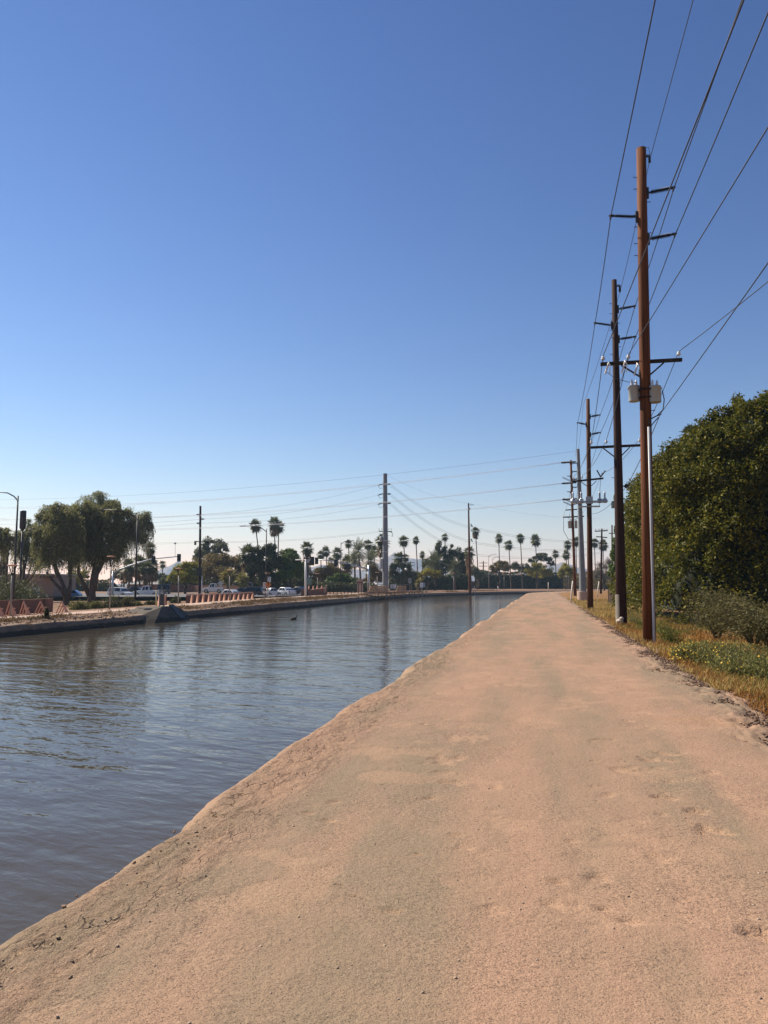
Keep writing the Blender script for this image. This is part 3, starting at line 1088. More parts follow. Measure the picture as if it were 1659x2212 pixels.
def hedge_surf(u, al, shrink, lumps=True):
    s, v, ns, nv = hedge_plan(u)
    endk = np.sqrt(np.clip(1 - np.clip((s - (HS1 - 6)) / 6, 0, 1) ** 2, 0, 1))
    x, y = cpt(s - ns * 2.6, v - nv * 2.6)
    px = CX + F * x / y
    py = np.interp(px, [a for a, b in _htop], [b for a, b in _htop])
    H = np.clip(EYE + .38 + (HOR - py) / F * y, 2.2, 13) * (0.35 + 0.65 * endk)
    c, d = np.abs(np.cos(al)), np.abs(np.sin(al))
    inset = 4.2 * (1 - c ** 0.8) + shrink
    z = (H - shrink) * d ** 0.62
    k, nz = c ** 1.2, 0.55 * d ** 1.5
    l = np.sqrt(k * k + nz * nz) + 1e-6
    k, nz = k / l, nz / l
    lump = 0.0
    if lumps:
        lump = 2.1 * (fbm(u * 0.42, z * 0.5, 21, 4) - 0.5) + 1.9 * (fbm(u * 1.15, z * 1.15, 25, 3) - 0.5)
    s2 = s - ns * inset + ns * k * lump; v2 = v - nv * inset + nv * k * lump
    z2 = z + nz * lump
    x, y = cpt(s2, v2)
    th = np.interp(s2, S, TH)
    N = np.stack([k * (ns * np.sin(th) + nv * np.cos(th)), k * (ns * np.cos(th) - nv * np.sin(th)), nz], -1)
    return np.stack([x, y, z2 - .38], -1), N, z2, s2, px


ht = thing('hedge', 'huge dark green ficus hedge towering over the right verge', 'hedge', (0, 0, 0))
_n = 33000
_u = rng.uniform(0, _ls + _la + _lv, _n); _al = rng.uniform(0, .53, _n) * math.pi
P, N, z_, s_, px_ = hedge_surf(_u, _al, 0.0)
keep = (z_ > 0.30 + 0.75 * (vnoise(_u * .7, _u * 0, 6) - .25))
P, N = P[keep], N[keep]
per = 9
C = np.repeat(P, per, 0); NN = np.repeat(N, per, 0)
tw = unit(N + 0.5 * rng.normal(size=N.shape) + np.array([0, 0, .45]))
TW = np.repeat(tw, per, 0)
tpos = np.tile(np.linspace(-0.28, 0.36, per), len(P))[:, None]
C = C + TW * tpos + 0.085 * rng.normal(size=C.shape)
V = leaf_verts(C, 0.165, 0.5, axis=TW + 0.7 * rng.normal(size=TW.shape), bias=NN + np.array([0, 0, .5]), bias_w=0.4)
np_obj('foliage', V, quads_of(V), M_FICUS, ht)
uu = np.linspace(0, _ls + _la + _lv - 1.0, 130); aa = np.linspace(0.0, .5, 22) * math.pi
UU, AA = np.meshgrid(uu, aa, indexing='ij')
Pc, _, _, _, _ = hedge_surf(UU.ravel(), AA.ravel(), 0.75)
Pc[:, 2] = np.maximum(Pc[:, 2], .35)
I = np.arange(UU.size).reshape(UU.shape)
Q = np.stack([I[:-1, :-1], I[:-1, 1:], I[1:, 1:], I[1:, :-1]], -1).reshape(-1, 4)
np_obj('shade_core', Pc, Q, M_FICUSIN, ht, True)  # solid core added behind the leaves to stop light, shade in its colour
for k, (px, d) in enumerate(((1553, 36.6), (1560, 36.2), (1568, 36.8), (1515, 38.5), (1490, 39.5), (1535, 37.4), (1640, 37), (1600, 37.2), (1450, 44), (1425, 52))):
    g = on_ground(px, d + .6)
    mb = MB()
    a = random.uniform(-.12, .12)
    mb.tube([(g.x, g.y, g.z - .1), (g.x + a * .4, g.y, g.z + .7), (g.x + a, g.y + .1, g.z + 1.9)], [.07, .055, .05], 7)
    mb.obj('trunk', M_WHITEBARK, ht, True)


def dome_shrub(name, label, cat, g, rx, h, n, mat, leaf=0.05, group=None, upright=0.5, parts=None, stems=7, aspect=.3, lift=0.0):
    """a bush of many small leaves on fine stems; parts = extra (name, material, count, size)"""
    t = thing(name, label, cat, g, 0, group)
    mb = MB()
    for k in range(stems):
        a = random.uniform(0, 6.28); rr = rx * random.uniform(.3, .85)
        mb.tube([(0.03 * math.cos(a), .03 * math.sin(a), -.1), (rr * .45 * math.cos(a), rr * .45 * math.sin(a), h * .45), (rr * math.cos(a + .3), rr * math.sin(a + .3), h * random.uniform(.7, 1.0))],
                [.012 + .01 * h, .008 + .004 * h, .004], 5)
    mb.obj('stem', M_BARK, t)
    def cloud(m, lo=0.0):
        u = unit(rng.normal(size=(m, 3)))
        u[:, 2] = np.abs(u[:, 2])
        r = rng.uniform(lo, 1, m) ** .45
        lump = 0.72 + .56 * vnoise(u[:, 0] * 2.3 + g[0], u[:, 1] * 2.3 + u[:, 2] * 2 + g[1], 13)
        Pp = u * (r * lump)[:, None] * np.array([rx, rx, h])
        Pp[:, 2] += lift
        return Pp, u
    Pp, u = cloud(n)
    Vv = leaf_verts(Pp, leaf, aspect, axis=u * .8 + np.array([0, 0, upright]), bias=np.array([0, 0, 1.0]), bias_w=.3)
    np_obj('foliage', Vv, quads_of(Vv), mat, t)
    for (pn, pm, pc, ps) in (parts or []):
        Pp, u = cloud(pc, .75)
        Vv = leaf_verts(Pp * 1.03, ps, .9, bias=u + np.array([0, 0, .4]), bias_w=1.2)
        tag(np_obj(pn, Vv, quads_of(Vv), pm, t), kind='stuff')
    return t


G_BRIT = 'flowering brush beside the near pole'
for k, (px, d, rx, h, n, lab, fl) in enumerate((
        (1478, 18.2, .55, .5, 2600, 'round brush thick with orange yellow flowers near the pole', 260),
        (1545, 17.6, .75, .55, 3400, 'grey green brush with scattered yellow flowers, middle of the patch', 70),
        (1610, 16.8, .85, .6, 3800, 'wide grey green brush with pale flowers at the right edge', 60),
        (1525, 20.0, .8, .5, 3000, 'low yellowish brush behind the flowering ones', 90),
        (1590, 19.6, .9, .55, 3000, 'low pale brush under the feathery dark shrub', 50),
        (1655, 15.6, .8, .55, 3200, 'grey brush cut by the right edge of the picture', 40),
        (1570, 16.0, .6, .42, 2600, 'small front brush with a few yellow flowers above orange grass', 40))):
    dome_shrub('brittlebush', lab, 'flowering bush', on_ground(px, d), rx, h, n, M_BRIT, .075, G_BRIT, .5, [('flowers', M_FLOWER, fl, .042)], 9, .28)

for (px, d, rx, h, n, lab) in ((1622, 24, 2.1, 2.3, 14000, 'tall feathery olive shrub in front of the hedge'),
                               (1668, 20.5, 1.8, 2.1, 9000, 'feathery olive shrub cut by the right picture edge'),
                               (1545, 27.5, 1.2, 1.5, 5000, 'smaller feathery shrub beside the whitewashed trunks')):
    g = on_ground(px, d)
    t = thing('feathery_shrub', lab, 'shrub', g, 0, 'feathery shrubs under the hedge')
    mb = MB()
    pts, axs = [], []
    for k in range(34):
        a = random.uniform(0, 6.28); ln = random.uniform(.6, 1.0)
        rr = rx * ln
        p0 = Vector((0, 0, -.1)); pm = Vector((rr * .35 * math.cos(a), rr * .35 * math.sin(a), h * .62 * ln)); pe = Vector((rr * math.cos(a), rr * math.sin(a), h * ln * random.uniform(.5, 1)))
        mb.tube([p0, pm, pe], [.018, .012, .004], 4)
        for q in range(n // 34):
            tt = random.uniform(.3, 1.05)
            b = (p0.lerp(pm, tt * 2) if tt < .5 else pm.lerp(pe, tt * 2 - 1))
            pts.append((b.x + random.gauss(0, .14), b.y + random.gauss(0, .14), b.z + random.gauss(0, .12)))
            axs.append((math.cos(a), math.sin(a), -.25))
    mb.obj('stem', M_BARK, t)
    Vv = leaf_verts(np.array(pts), .10, .22, axis=np.array(axs), bias=np.array([0, 0, 1.0]), bias_w=.6)
    np_obj('foliage', Vv, quads_of(Vv), M_OLIVE, t)

for (px, d, rx, h, n, lab, m) in ((1441, 25.5, .45, .6, 1600, 'bright green weed bush right of the conduit', M_GRN),
                                  (1428, 29, .5, .55, 1500, 'loose green weed bush behind the near pole', M_GRN),
                                  (1366, 38, .6, .5, 1500, 'grey green tuft between the two near poles', M_BRIT),
                                  (1330, 62, 1.0, .8, 1600, 'pale tuft bush beside the third pole', M_BRIT),
                                  (1356, 46, .8, .7, 1600, 'pale grey bush right of the dark pole', M_BRIT),
                                  (1382, 34, .4, .45, 1000, 'small dark weed left of the near pole', M_GRN)):
    dome_shrub('weed_bush', lab, 'bush', on_ground(px, d), rx, h, n, m, .07, 'weeds on the right verge', .9, None, 6)


def grass(name, n, s0, s1, v0, v1, h, mat, wid=0.012, dens=None, kind='stuff'):
    s = s0 + (s1 - s0) * rng.uniform(0, 1, n) ** 1.6
    v = rng.uniform(v0, v1, n)
    if dens is not None:
        k = rng.uniform(0, 1, n) < dens(s, v)
        s, v = s[k], v[k]
    x, y = cpt(s, v)
    dz, _, _ = verge_disp(s, v)
    z = zprof(s, v) + dz
    n = len(s)
    hh = h * rng.uniform(.4, 1.3, n) * (0.6 + .8 * vnoise(x * 1.3, y * 1.3, 8))
    a = rng.uniform(0, 6.283, n); b = rng.uniform(0, 6.283, n); ln = rng.uniform(.15, .8, n) * hh
    w = wid * (1 + s * .04)
    base = np.stack([x, y, z - .02], -1)
    sd = np.stack([np.cos(b), np.sin(b), 0 * b], -1) * w[:, None]
    mid = base + np.stack([np.cos(a) * ln * .35, np.sin(a) * ln * .35, hh * .6], -1)
    tip = base + np.stack([np.cos(a) * ln, np.sin(a) * ln, hh], -1)
    Vv = np.stack([base - sd, base + sd, mid + sd * .6, tip, mid - sd * .6], 1)
    Vv = Vv.reshape(-1, 5, 3)
    Vq = np.stack([Vv[:, 0], Vv[:, 1], Vv[:, 2], Vv[:, 4], Vv[:, 4], Vv[:, 2], Vv[:, 3], Vv[:, 3]], 1)
    # two quads per blade, the upper one closed to a point
    Q = np.arange(n * 5).reshape(n, 5)
    F1 = Q[:, [0, 1, 2, 4]]
    F2 = np.stack([Q[:, 4], Q[:, 2], Q[:, 3]], -1)
    me = bpy.data.meshes.new(name)
    me.vertices.add(n * 5); me.vertices.foreach_set('co', Vv.astype(np.float32).ravel())
    me.loops.add(n * 7)
    li = np.concatenate([F1, F2], 1).ravel().astype(np.int32)
    me.loops.foreach_set('vertex_index', li)
    me.polygons.add(n * 2)
    me.polygons.foreach_set('loop_start', (np.arange(n)[:, None] * 7 + np.array([0, 4])).ravel().astype(np.int32))
    me.materials.append(mat)
    me.update(calc_edges=True)
    return tag(link(name, me), kind=kind)


grass('dry_grass', 60000, 5, 40, 5.25, 9.4, .19, M_DRY, .006, lambda s, v: sstep(5.15, 5.6, v) * (.10 + .75 * sstep(.35, .55, fbm(s * .6, v * .8, 71, 3))))
grass('straw_grass', 40000, 14, 90, 5.2, 10, .18, M_STRAW, .008, lambda s, v: .2 + .8 * sstep(.4, .6, fbm(s * .4, v * .7, 73, 3)))
grass('green_grass', 40000, 5, 45, 5.6, 10, .20, M_GRN, .006, lambda s, v: sstep(.44, .58, fbm(s * .45, v * .55, 78, 3)) * sstep(5.3, 6.2, v))


def stones(name, n, posf, size, mat, flat=.6):
    C, sz = posf(n)
    n = len(C)
    # rough eight-cornered lumps
    base = np.array([(-1, -1, -1), (1, -1, -1), (1, 1, -1), (-1, 1, -1), (-1, -1, 1), (1, -1, 1), (1, 1, 1), (-1, 1, 1)], float)
    Q0 = np.array([(3, 2, 1, 0), (4, 5, 6, 7), (0, 1, 5, 4), (1, 2, 6, 5), (2, 3, 7, 6), (3, 0, 4, 7)])
    Vv = base[None] * rng.uniform(.35, 1.0, (n, 8, 3)) * np.array([1, .8, flat])
    a = rng.uniform(0, 6.283, n); ca, sa = np.cos(a)[:, None], np.sin(a)[:, None]
    X = Vv[:, :, 0] * ca - Vv[:, :, 1] * sa; Y = Vv[:, :, 0] * sa + Vv[:, :, 1] * ca
    tl = rng.normal(0, .25, (n, 1))
    Z = Vv[:, :, 2] + X * tl
    Vv = np.stack([X, Y, Z], -1) * (sz * size)[:, None, None] + C[:, None, :]
    Q = (np.arange(n)[:, None, None] * 8 + Q0[None]).reshape(-1, 4)
    return tag(np_obj(name, Vv.reshape(-1, 3), Q, mat), kind='stuff')


def _rub(n):
    s = 4.5 + 55 * rng.uniform(0, 1, n) ** 1.8
    wr = 0.55 * (fbm(s * 0.5, s * 0 + 8.1, 5, 4) - 0.5)
    v = 5.05 + wr + rng.normal(0, .21, n)
    x, y = cpt(s, v)
    z = np.where(v > 5.2, -.08, -.03)
    return np.stack([x, y, z], -1), rng.uniform(.3, 1.0, n) ** 2


M_RUB = m_earth('broken_chipseal', (0.12, 0.075, 0.05), (0.20, 0.13, 0.09), (0.27, 0.18, 0.125), 3, .02, 30)
stones('rubble', 15000, _rub, .036, M_RUB, .45)


def _peb(n):
    y = 2.2 + 16 * rng.uniform(0, 1, n) ** 1.7
    s = y
    v = rng.uniform(.1, 4.9, n)
    x, y = cpt(s, v)
    dz, _, _ = track_disp(s[:, None], v[:, None])
    return np.stack([x, y, dz[:, 0]], -1), rng.uniform(.25, 1.0, n) ** 3


stones('pebbles', 2600, _peb, .010, plain('mixed_grit', (.30, .22, .16), .9, 0, .6, 9), .6)


def _lump(n):
    s = 2.2 + 26 * rng.uniform(0, 1, n) ** 1.6
    v = .08 + np.abs(rng.normal(.15, .22, n))
    x, y = cpt(s, v)
    dz, _, _ = track_disp(s[:, None], v[:, None])
    return np.stack([x, y, dz[:, 0] - .004], -1), rng.uniform(.25, 1.0, n) ** 3


stones('crumbs', 1100, _lump, .016, M_TRACK, .5)

# things lying or standing by the track
g = on_ground(1336.5, 33.0); g.z = .02
t = thing('stone', 'pale stone lying at the foot of the dark pole', 'stone', g)
mb = MB(); mb.lathe([(.05, -.05), (.13, 0), (.15, .06), (.11, .12), (.04, .15)], 9, (0, 0, 0)); mb.lathe([(.03, -.03), (.09, 0), (.1, .05), (.05, .1)], 8, (.05, -.1, .13))
mb.obj('boulder', plain('pale_stone', (.5, .42, .33), .9), t)
M_PVC = plain('white_plastic_guard', (.62, .55, .45), .6)
for (px, d, py, ln, lab) in ((1231.5, 66, 1255, .25, 'leaning white marker post at the right edge of the track'), (1289, 96, 1256, .3, 'leaning white marker post between brown pole and small pole'),
                             (1184, 150, 1258, .05, 'short white marker post at the bend of the track')):
    g = on_ground(px, d)
    hgt = at(px, py, d).z - g.z
    mb = MB(); mb.tube([(0, 0, -.2), (ln * .5, 0, hgt * .5), (ln, 0, hgt)], .07, 8)
    o = mb.obj('marker_post', M_PVC, None, True); o.location = g
    tag(o, lab, 'marker post', 'white marker posts along the track')
# board fence behind the dark pole and the wall under the hedge
t = thing('board_fence', 'bare wooden board fence end behind the dark pole', 'fence', on_ground(1321, 74))
for k in range(6):
    mb = MB(); mb.box((-.3 + .22 * k, .05 * k, .65), (.19, .03, 1.5 + .06 * (k % 2)))
    mb.obj('board', M_STRAWWOOD if 'M_STRAWWOOD' in globals() else wood('greyed_fence_board', (.28, .2, .14), (.45, .34, .25), 14), t)
t = thing('garden_wall', 'pale garden wall glimpsed behind the whitewashed trunks', 'wall', on_ground(1560, 42))
mb = MB()
for k in range(14):
    x, y = cpt(41, 10 + 1.6 * k); x2, y2 = cpt(41, 11.6 + 1.6 * k)
    mb.beam((x - t.location.x, y - t.location.y, .55), (x2 - t.location.x, y2 - t.location.y, .55), .15, 1.5)
mb.obj('blockwork', plain('grey_block', (.26, .23, .21), .9), t)
# ------------------------------------------------------------------ across the canal: helpers
M_FAN = leafmat('fan_palm_frond', (0.043, 0.052, 0.018), (0.109, 0.119, 0.039), (0.217, 0.217, 0.078), 0.2, 0.55, 0.25)
M_DATE = leafmat('date_palm_frond', (0.058, 0.070, 0.031), (0.131, 0.142, 0.065), (0.225, 0.225, 0.107), 0.2, 0.55, 0.25)
M_SKIRT = leafmat('dead_palm_skirt', (0.102, 0.061, 0.029), (0.189, 0.116, 0.055), (0.290, 0.196, 0.098), 0.15, 0.9, 0.1)
M_YELPALM = leafmat('yellowing_palm_frond', (0.131, 0.116, 0.033), (0.275, 0.239, 0.072), (0.435, 0.377, 0.130), 0.25, 0.6, 0.2)
M_MESQ = leafmat('grey_olive_weeping_leaf', *[tuple(x * 1.75 for x in q) for q in ((0.043, 0.046, 0.018), (0.109, 0.109, 0.042), (0.239, 0.225, 0.091))], 0.42, 0.6, 0.2)
M_MESQ2 = leafmat('grey_green_weeping_leaf', *[tuple(x * 1.6 for x in q) for q in ((0.065, 0.072, 0.039), (0.152, 0.160, 0.086), (0.275, 0.275, 0.156))], 0.42, 0.6, 0.2)
M_GREENTREE = leafmat('bright_green_tree_leaf', (0.040, 0.067, 0.015), (0.109, 0.168, 0.030), (0.271, 0.315, 0.053), 0.3, 0.5, 0.2)
M_DARKTREE = leafmat('dark_olive_tree_leaf', (0.033, 0.038, 0.015), (0.081, 0.090, 0.030), (0.173, 0.168, 0.056), 0.25, 0.6, 0.2)
M_GREYTREE = leafmat('greyish_tree_leaf', (0.064, 0.074, 0.039), (0.136, 0.152, 0.078), (0.254, 0.260, 0.135), 0.25, 0.6, 0.2)
M_BROWNTREE = leafmat('brownish_olive_tree_leaf', (0.090, 0.067, 0.022), (0.190, 0.141, 0.045), (0.318, 0.232, 0.075), 0.25, 0.7, 0.15)
M_YELLOWTREE = leafmat('yellow_green_palo_verde', (0.136, 0.131, 0.018), (0.299, 0.269, 0.038), (0.490, 0.417, 0.067), 0.3, 0.6, 0.2)
M_OLEANDER = leafmat('dark_oleander_leaf', (0.030, 0.038, 0.011), (0.072, 0.086, 0.022), (0.155, 0.160, 0.044), 0.2, 0.5, 0.2)
M_TWIG = leafmat('bare_grey_twigs', (0.145, 0.116, 0.085), (0.239, 0.189, 0.137), (0.319, 0.261, 0.182), 0.1, 0.9, 0.1)
M_SALMON = plain('salmon_painted_steel', (0.60, 0.315, 0.20), 0.7, 0, 0.12)
M_ADOBE = plain('red_brown_block_wall', (0.185, 0.092, 0.062), 0.9, 0, 0.2, 1.5)
M_ADOBE2 = plain('dark_brown_wall', (0.13, 0.065, 0.048), 0.9, 0, 0.2, 1.5)
M_TAN = plain('tan_stucco', (0.27, 0.19, 0.145), 0.9, 0, 0.08)
M_DKMETAL = plain('dark_bronze_metal', (0.030, 0.024, 0.020), 0.5, 0.2)
M_POSTGREY = plain('weathered_grey_post', (0.24, 0.21, 0.18), 0.6, 0.1)
M_WHITE = plain('white_paint', (0.74, 0.74, 0.72), 0.45, 0, 0.05)
M_SIGNBACK = plain('bare_sign_back', (0.36, 0.37, 0.37), 0.5, 0.3, 0.08)
M_ORANGE = plain('orange_sign_sheet', (0.62, 0.19, 0.02), 0.6, 0, 0.08)
M_SIGNAL = plain('signal_black', (0.012, 0.013, 0.012), 0.5)
M_TIMBER = wood('pale_timber', (0.36, 0.23, 0.12), (0.60, 0.42, 0.25), 9)  # pale yellow-brown grained timber
M_ROOFGREY = plain('pale_grey_roof', (0.46, 0.44, 0.40), 0.8, 0, 0.08)
M_GLASS = plain('dark_car_glass', (0.012, 0.014, 0.016), 0.08, 0, 0.1)
M_TYRE = plain('tyre_rubber', (0.016, 0.016, 0.016), 0.85)
M_RIM = plain('wheel_rim', (0.40, 0.41, 0.42), 0.35, 0.6, 0.1)
M_LAMP = plain('headlamp_lens', (0.75, 0.76, 0.78), 0.15, 0, 0.05)
M_REDLAMP = plain('tail_lamp_lens', (0.35, 0.02, 0.015), 0.2)
M_GLOBE = plain('white_globe', (0.85, 0.84, 0.80), 0.3, 0, 0.03)


def depth_on(px, v, lo=20.0, hi=330.0):
    """how far ahead the picture column px crosses the line v of the canal frame"""
    k = (px - CX) / F
    ds = np.arange(lo, hi, .5)
    vv = np.array([sv(k * d, d)[1] for d in ds])
    i = np.where(np.diff(np.sign(vv - v)) != 0)[0]
    return float(ds[i[0]]) if len(i) else 100.0


def rel(P, g):
    return Vector(P) - Vector(g)


# ---- palms
def frond_mesh(kind, seed):
    r = np.random.default_rng(seed)
    V = []
    n = 44 if kind == 'fan' else 60
    for i in range(n):
        az = i * 2.39996 + r.normal(0, .2)
        el = R(82) - (i / n) ** (0.8 if kind == 'fan' else 0.9) * R(158 if kind == 'fan' else 112) + r.normal(0, .1)
        d = np.array([math.cos(az) * math.cos(el), math.sin(az) * math.cos(el), math.sin(el)])
        side = np.array([-math.sin(az), math.cos(az), 0])
        up = np.cross(d, side) * -1
        if kind == 'fan':
            pl = r.uniform(.16, .44)
            hub = d * pl
            V += [[d * .05 - side * .012, d * .05 + side * .012, hub + side * .012, hub - side * .012]]
            for k in range(11):
                a = R(-80 + 16 * k) + r.normal(0, .05)
                b = d * math.cos(a) + side * math.sin(a)
                L = r.uniform(.42, .66) * (1 - .25 * abs(a) / 1.4)
                nn = d * math.sin(a) * -1 + side * math.cos(a)
                mid = hub + b * L * .55 + up * .02
                tip = hub + b * L - np.array([0, 0, 1]) * L * r.uniform(.05, .3)
                V += [[hub, mid + nn * .042, tip, mid - nn * .042]]
        else:
            L = r.uniform(.85, 1.1)
            prev = np.zeros(3); dirn = d.copy()
            pts = [prev]
            for k in range(12):
                dirn = dirn + np.array([0, 0, -.085 - .04 * (el < .3)])
                dirn /= np.linalg.norm(dirn)
                prev = prev + dirn * L / 12
                pts.append(prev)
            for k in range(1, 12):
                t = pts[k] - pts[k - 1]; t /= np.linalg.norm(t)
                s2 = np.cross(t, [0, 0, 1]); s2 /= np.linalg.norm(s2) + 1e-6
                V += [[pts[k - 1] - s2 * .008, pts[k - 1] + s2 * .008, pts[k] + s2 * .006, pts[k] - s2 * .006]]
                for sg in (-1, 1):
                    for q in (0, .5):
                        b = pts[k] + t * q * L / 12
                        ll = .20 * math.sin(math.pi * min(.95, (k + q) / 12.5 + .1)) + .05
                        tip = b + (s2 * sg * .8 + t * .75 - np.array([0, 0, .12])) * ll
                        V += [[b - t * .016, b + t * .016, tip, tip]] if False else [[b - t * .016, (b + tip) / 2 - t * .012, tip, (b + tip) / 2 + t * .014]]
    return np.array(V, dtype=float).reshape(-1, 3)


def skirt_mesh(seed):
    r = np.random.default_rng(seed)
    V = []
    for i in range(170):
        a = r.uniform(0, 6.283); z = r.uniform(-1.5, -.1); rr = r.uniform(.12, .42) * (1 - .25 * abs(z + .7))
        p = np.array([math.cos(a) * rr, math.sin(a) * rr, z])
        d = np.array([math.cos(a) * .25, math.sin(a) * .25, -1.0]); s2 = np.array([-math.sin(a), math.cos(a), 0])
        L = r.uniform(.25, .5)
        V += [[p, p + d * L * .5 + s2 * .06, p + d * L, p + d * L * .5 - s2 * .06]]
    return np.array(V).reshape(-1, 3)


def mesh_from(name, V, mat):
    o = np_obj(name, V, quads_of(V), mat)
    me = o.data
    bpy.data.objects.remove(o)
    return me


CROWN = {k: [mesh_from('crown', frond_mesh('date' if k == 'date' else 'fan', 5 + i), {'fan': M_FAN, 'date': M_DATE, 'yel': M_YELPALM}[k]) for i in range(3)] for k in ('fan', 'date', 'yel')}
SKIRT = [mesh_from('dead_frond_skirt', skirt_mesh(3 + i), M_SKIRT) for i in range(2)]
_pc = [0]


def palm(hx, hy, rpx, d, bx, kind, label, skirt=0.0, group='palms beyond the canal', trunk_r=None, base=None, flat=1.0):
    """head centre (hx, hy) and radius in picture units, d metres ahead, trunk foot in column bx"""
    _pc[0] += 1
    g = on_ground(bx, d)
    if base is not None:
        g.z = base
    g.z = max(g.z, -1.0)
    t = thing('date_palm' if kind == 'date' else 'fan_palm', label, 'palm tree', g, random.uniform(0, .3), group)
    H = at(hx, hy, d)
    rpx = rpx * 1.42
    h = rel(H, g)
    c, s_ = math.cos(-t.rotation_euler.z), math.sin(-t.rotation_euler.z)
    h = Vector((h.x * c - h.y * s_, h.x * s_ + h.y * c, h.z))
    r = rpx / F * d
    tr = trunk_r or (0.2 if kind == 'fan' else .3)
    mb = MB()
    m1 = h * .5 + Vector((-h.x * .12, 0, 0)); 
    mb.tube([(0, 0, -.6), h * .06, h * .28 + Vector((-h.x * .06, 0, 0)), m1, h * .78 + Vector((-h.x * .05, 0, 0)), h], [tr * 1.5, tr * 1.1, tr * .9, tr * .8, tr * .72, tr * .7], 8)
    mb.obj('trunk', M_PALMBARK, t, True)
    cr = link('crown', CROWN[kind][_pc[0] % 3], t)
    cr.location = h; cr.scale = (r, r, r * flat); cr.rotation_euler = (random.uniform(-.12, .12), random.uniform(-.12, .12), random.uniform(0, 6.28))
    if skirt:
        sk = link('dead_frond_skirt', SKIRT[_pc[0] % 2], t)
        sk.location = h; sk.scale = (r * 1.1, r * 1.1, r * skirt)
    return t


# ---- broad trees: clumps given in picture units (x, y, rx, ry)
def tree(name, label, d, bx, clumps, n, mat, leaf=.35, trunk_r=.22, group=None, base=None, deep=.8, weep=0.0, trunks=None, cat='tree', mat2=None, aspect=.5, lobes=5, shell=.5):
    g = on_ground(bx, d)
    if base is not None:
        g.z = base
    g.z = max(g.z, -1.2)
    t = thing(name, label, cat, g, 0, group)
    tot = sum(c[2] * c[3] for c in clumps)
    PP, AX, NB, M2 = [], [], [], []
    k = d / F
    lim = MB()
    foot = [Vector((0, 0, -.4))]
    for ci, c in enumerate(clumps):
        cx, cy, rx, ry = c[:4]
        dd = d + (c[4] if len(c) > 4 else random.uniform(-.6, .6) * rx * k * deep)
        o = rel(at(cx, cy, dd), g)
        m = max(60, int(n * c[2] * c[3] / tot))
        # each clump is a handful of smaller tufts, so the edge is uneven
        u = unit(rng.normal(size=(m, 3)))
        lob = unit(rng.normal(size=(lobes * 3, 3))) * rng.uniform(.35, .85, (lobes * 3, 1))
        w = rng.integers(0, lobes * 3, m)
        rr = rng.uniform(0, 1, (m, 1)) ** shell
        p = lob[w] + u * rr * rng.uniform(.28, .52, lobes * 3)[w][:, None]
        if weep:
            u2 = p.copy(); u2[:, 2] = -0.9
        pr = p * np.array([rx * k, rx * k * deep, ry * k]) + np.array(o)
        if weep:
            # strands hanging from the tufts
            ns = m // 9
            st = pr[:ns]
            ln = weep * rng.uniform(.25, 1.0, ns) * (ry * k)
            q = np.repeat(st, 8, 0)
            tt = np.tile(np.linspace(0, 1, 8), ns)
            q = q + np.stack([.10 * np.sin(tt * 3 + np.repeat(st[:, 0], 8)), .1 * np.cos(tt * 2 + np.repeat(st[:, 1], 8)), -tt * np.repeat(ln, 8)], -1)
            out = unit((st - np.array(o)) * np.array([1, 1, .3]))
            q[:, :2] += (np.repeat(out[:, :2], 8, 0) * (tt * .35)[:, None])
            PP.append(q); AX.append(np.tile(np.array([0, 0, -1.0]), (len(q), 1))); NB.append(np.repeat(out, 8, 0)); M2.append(np.full(len(q), len(c) > 5))
        PP.append(pr); AX.append(u + np.array([0, 0, -.5 if weep else .2])); NB.append(unit(p + 1e-6)); M2.append(np.full(len(pr), len(c) > 5))
        if not trunks:
            a = Vector((0, 0, max(.3, o.z * .35)))
            lim.tube([a, a.lerp(o, .5) + Vector((0, 0, -.1 * o.z)), o], [trunk_r * .5, trunk_r * .32, trunk_r * .12], 6)
    PP, AX, NB, M2 = np.concatenate(PP), np.concatenate(AX), np.concatenate(NB), np.concatenate(M2)
    for mm, sel in ((mat, ~M2), (mat2, M2)):
        if mm is None or not sel.any():
            continue
        V = leaf_verts(PP[sel], leaf, aspect, axis=AX[sel], bias=NB[sel] + np.array([0, 0, .4]), bias_w=.5)
        np_obj('crown', V, quads_of(V), mm, t)
    if trunks:
        for pts in trunks:
            tb = MB()
            tb.tube([rel(at(x, y, d + dy), g) if y is not None else Vector((0, 0, -.4)) for (x, y, r, dy) in pts], [q[2] for q in pts], 9)
            tb.obj('trunk', M_BARK, t, True)
    else:
        top = max((rel(at(c[0], c[1], d), g).z for c in clumps))
        lim.tube([(0, 0, -.5), (.05, 0, top * .25), (0, 0, top * .55)], [trunk_r * 1.3, trunk_r, trunk_r * .5], 8)
        lim.obj('trunk', M_BARK, t, True)
    return t


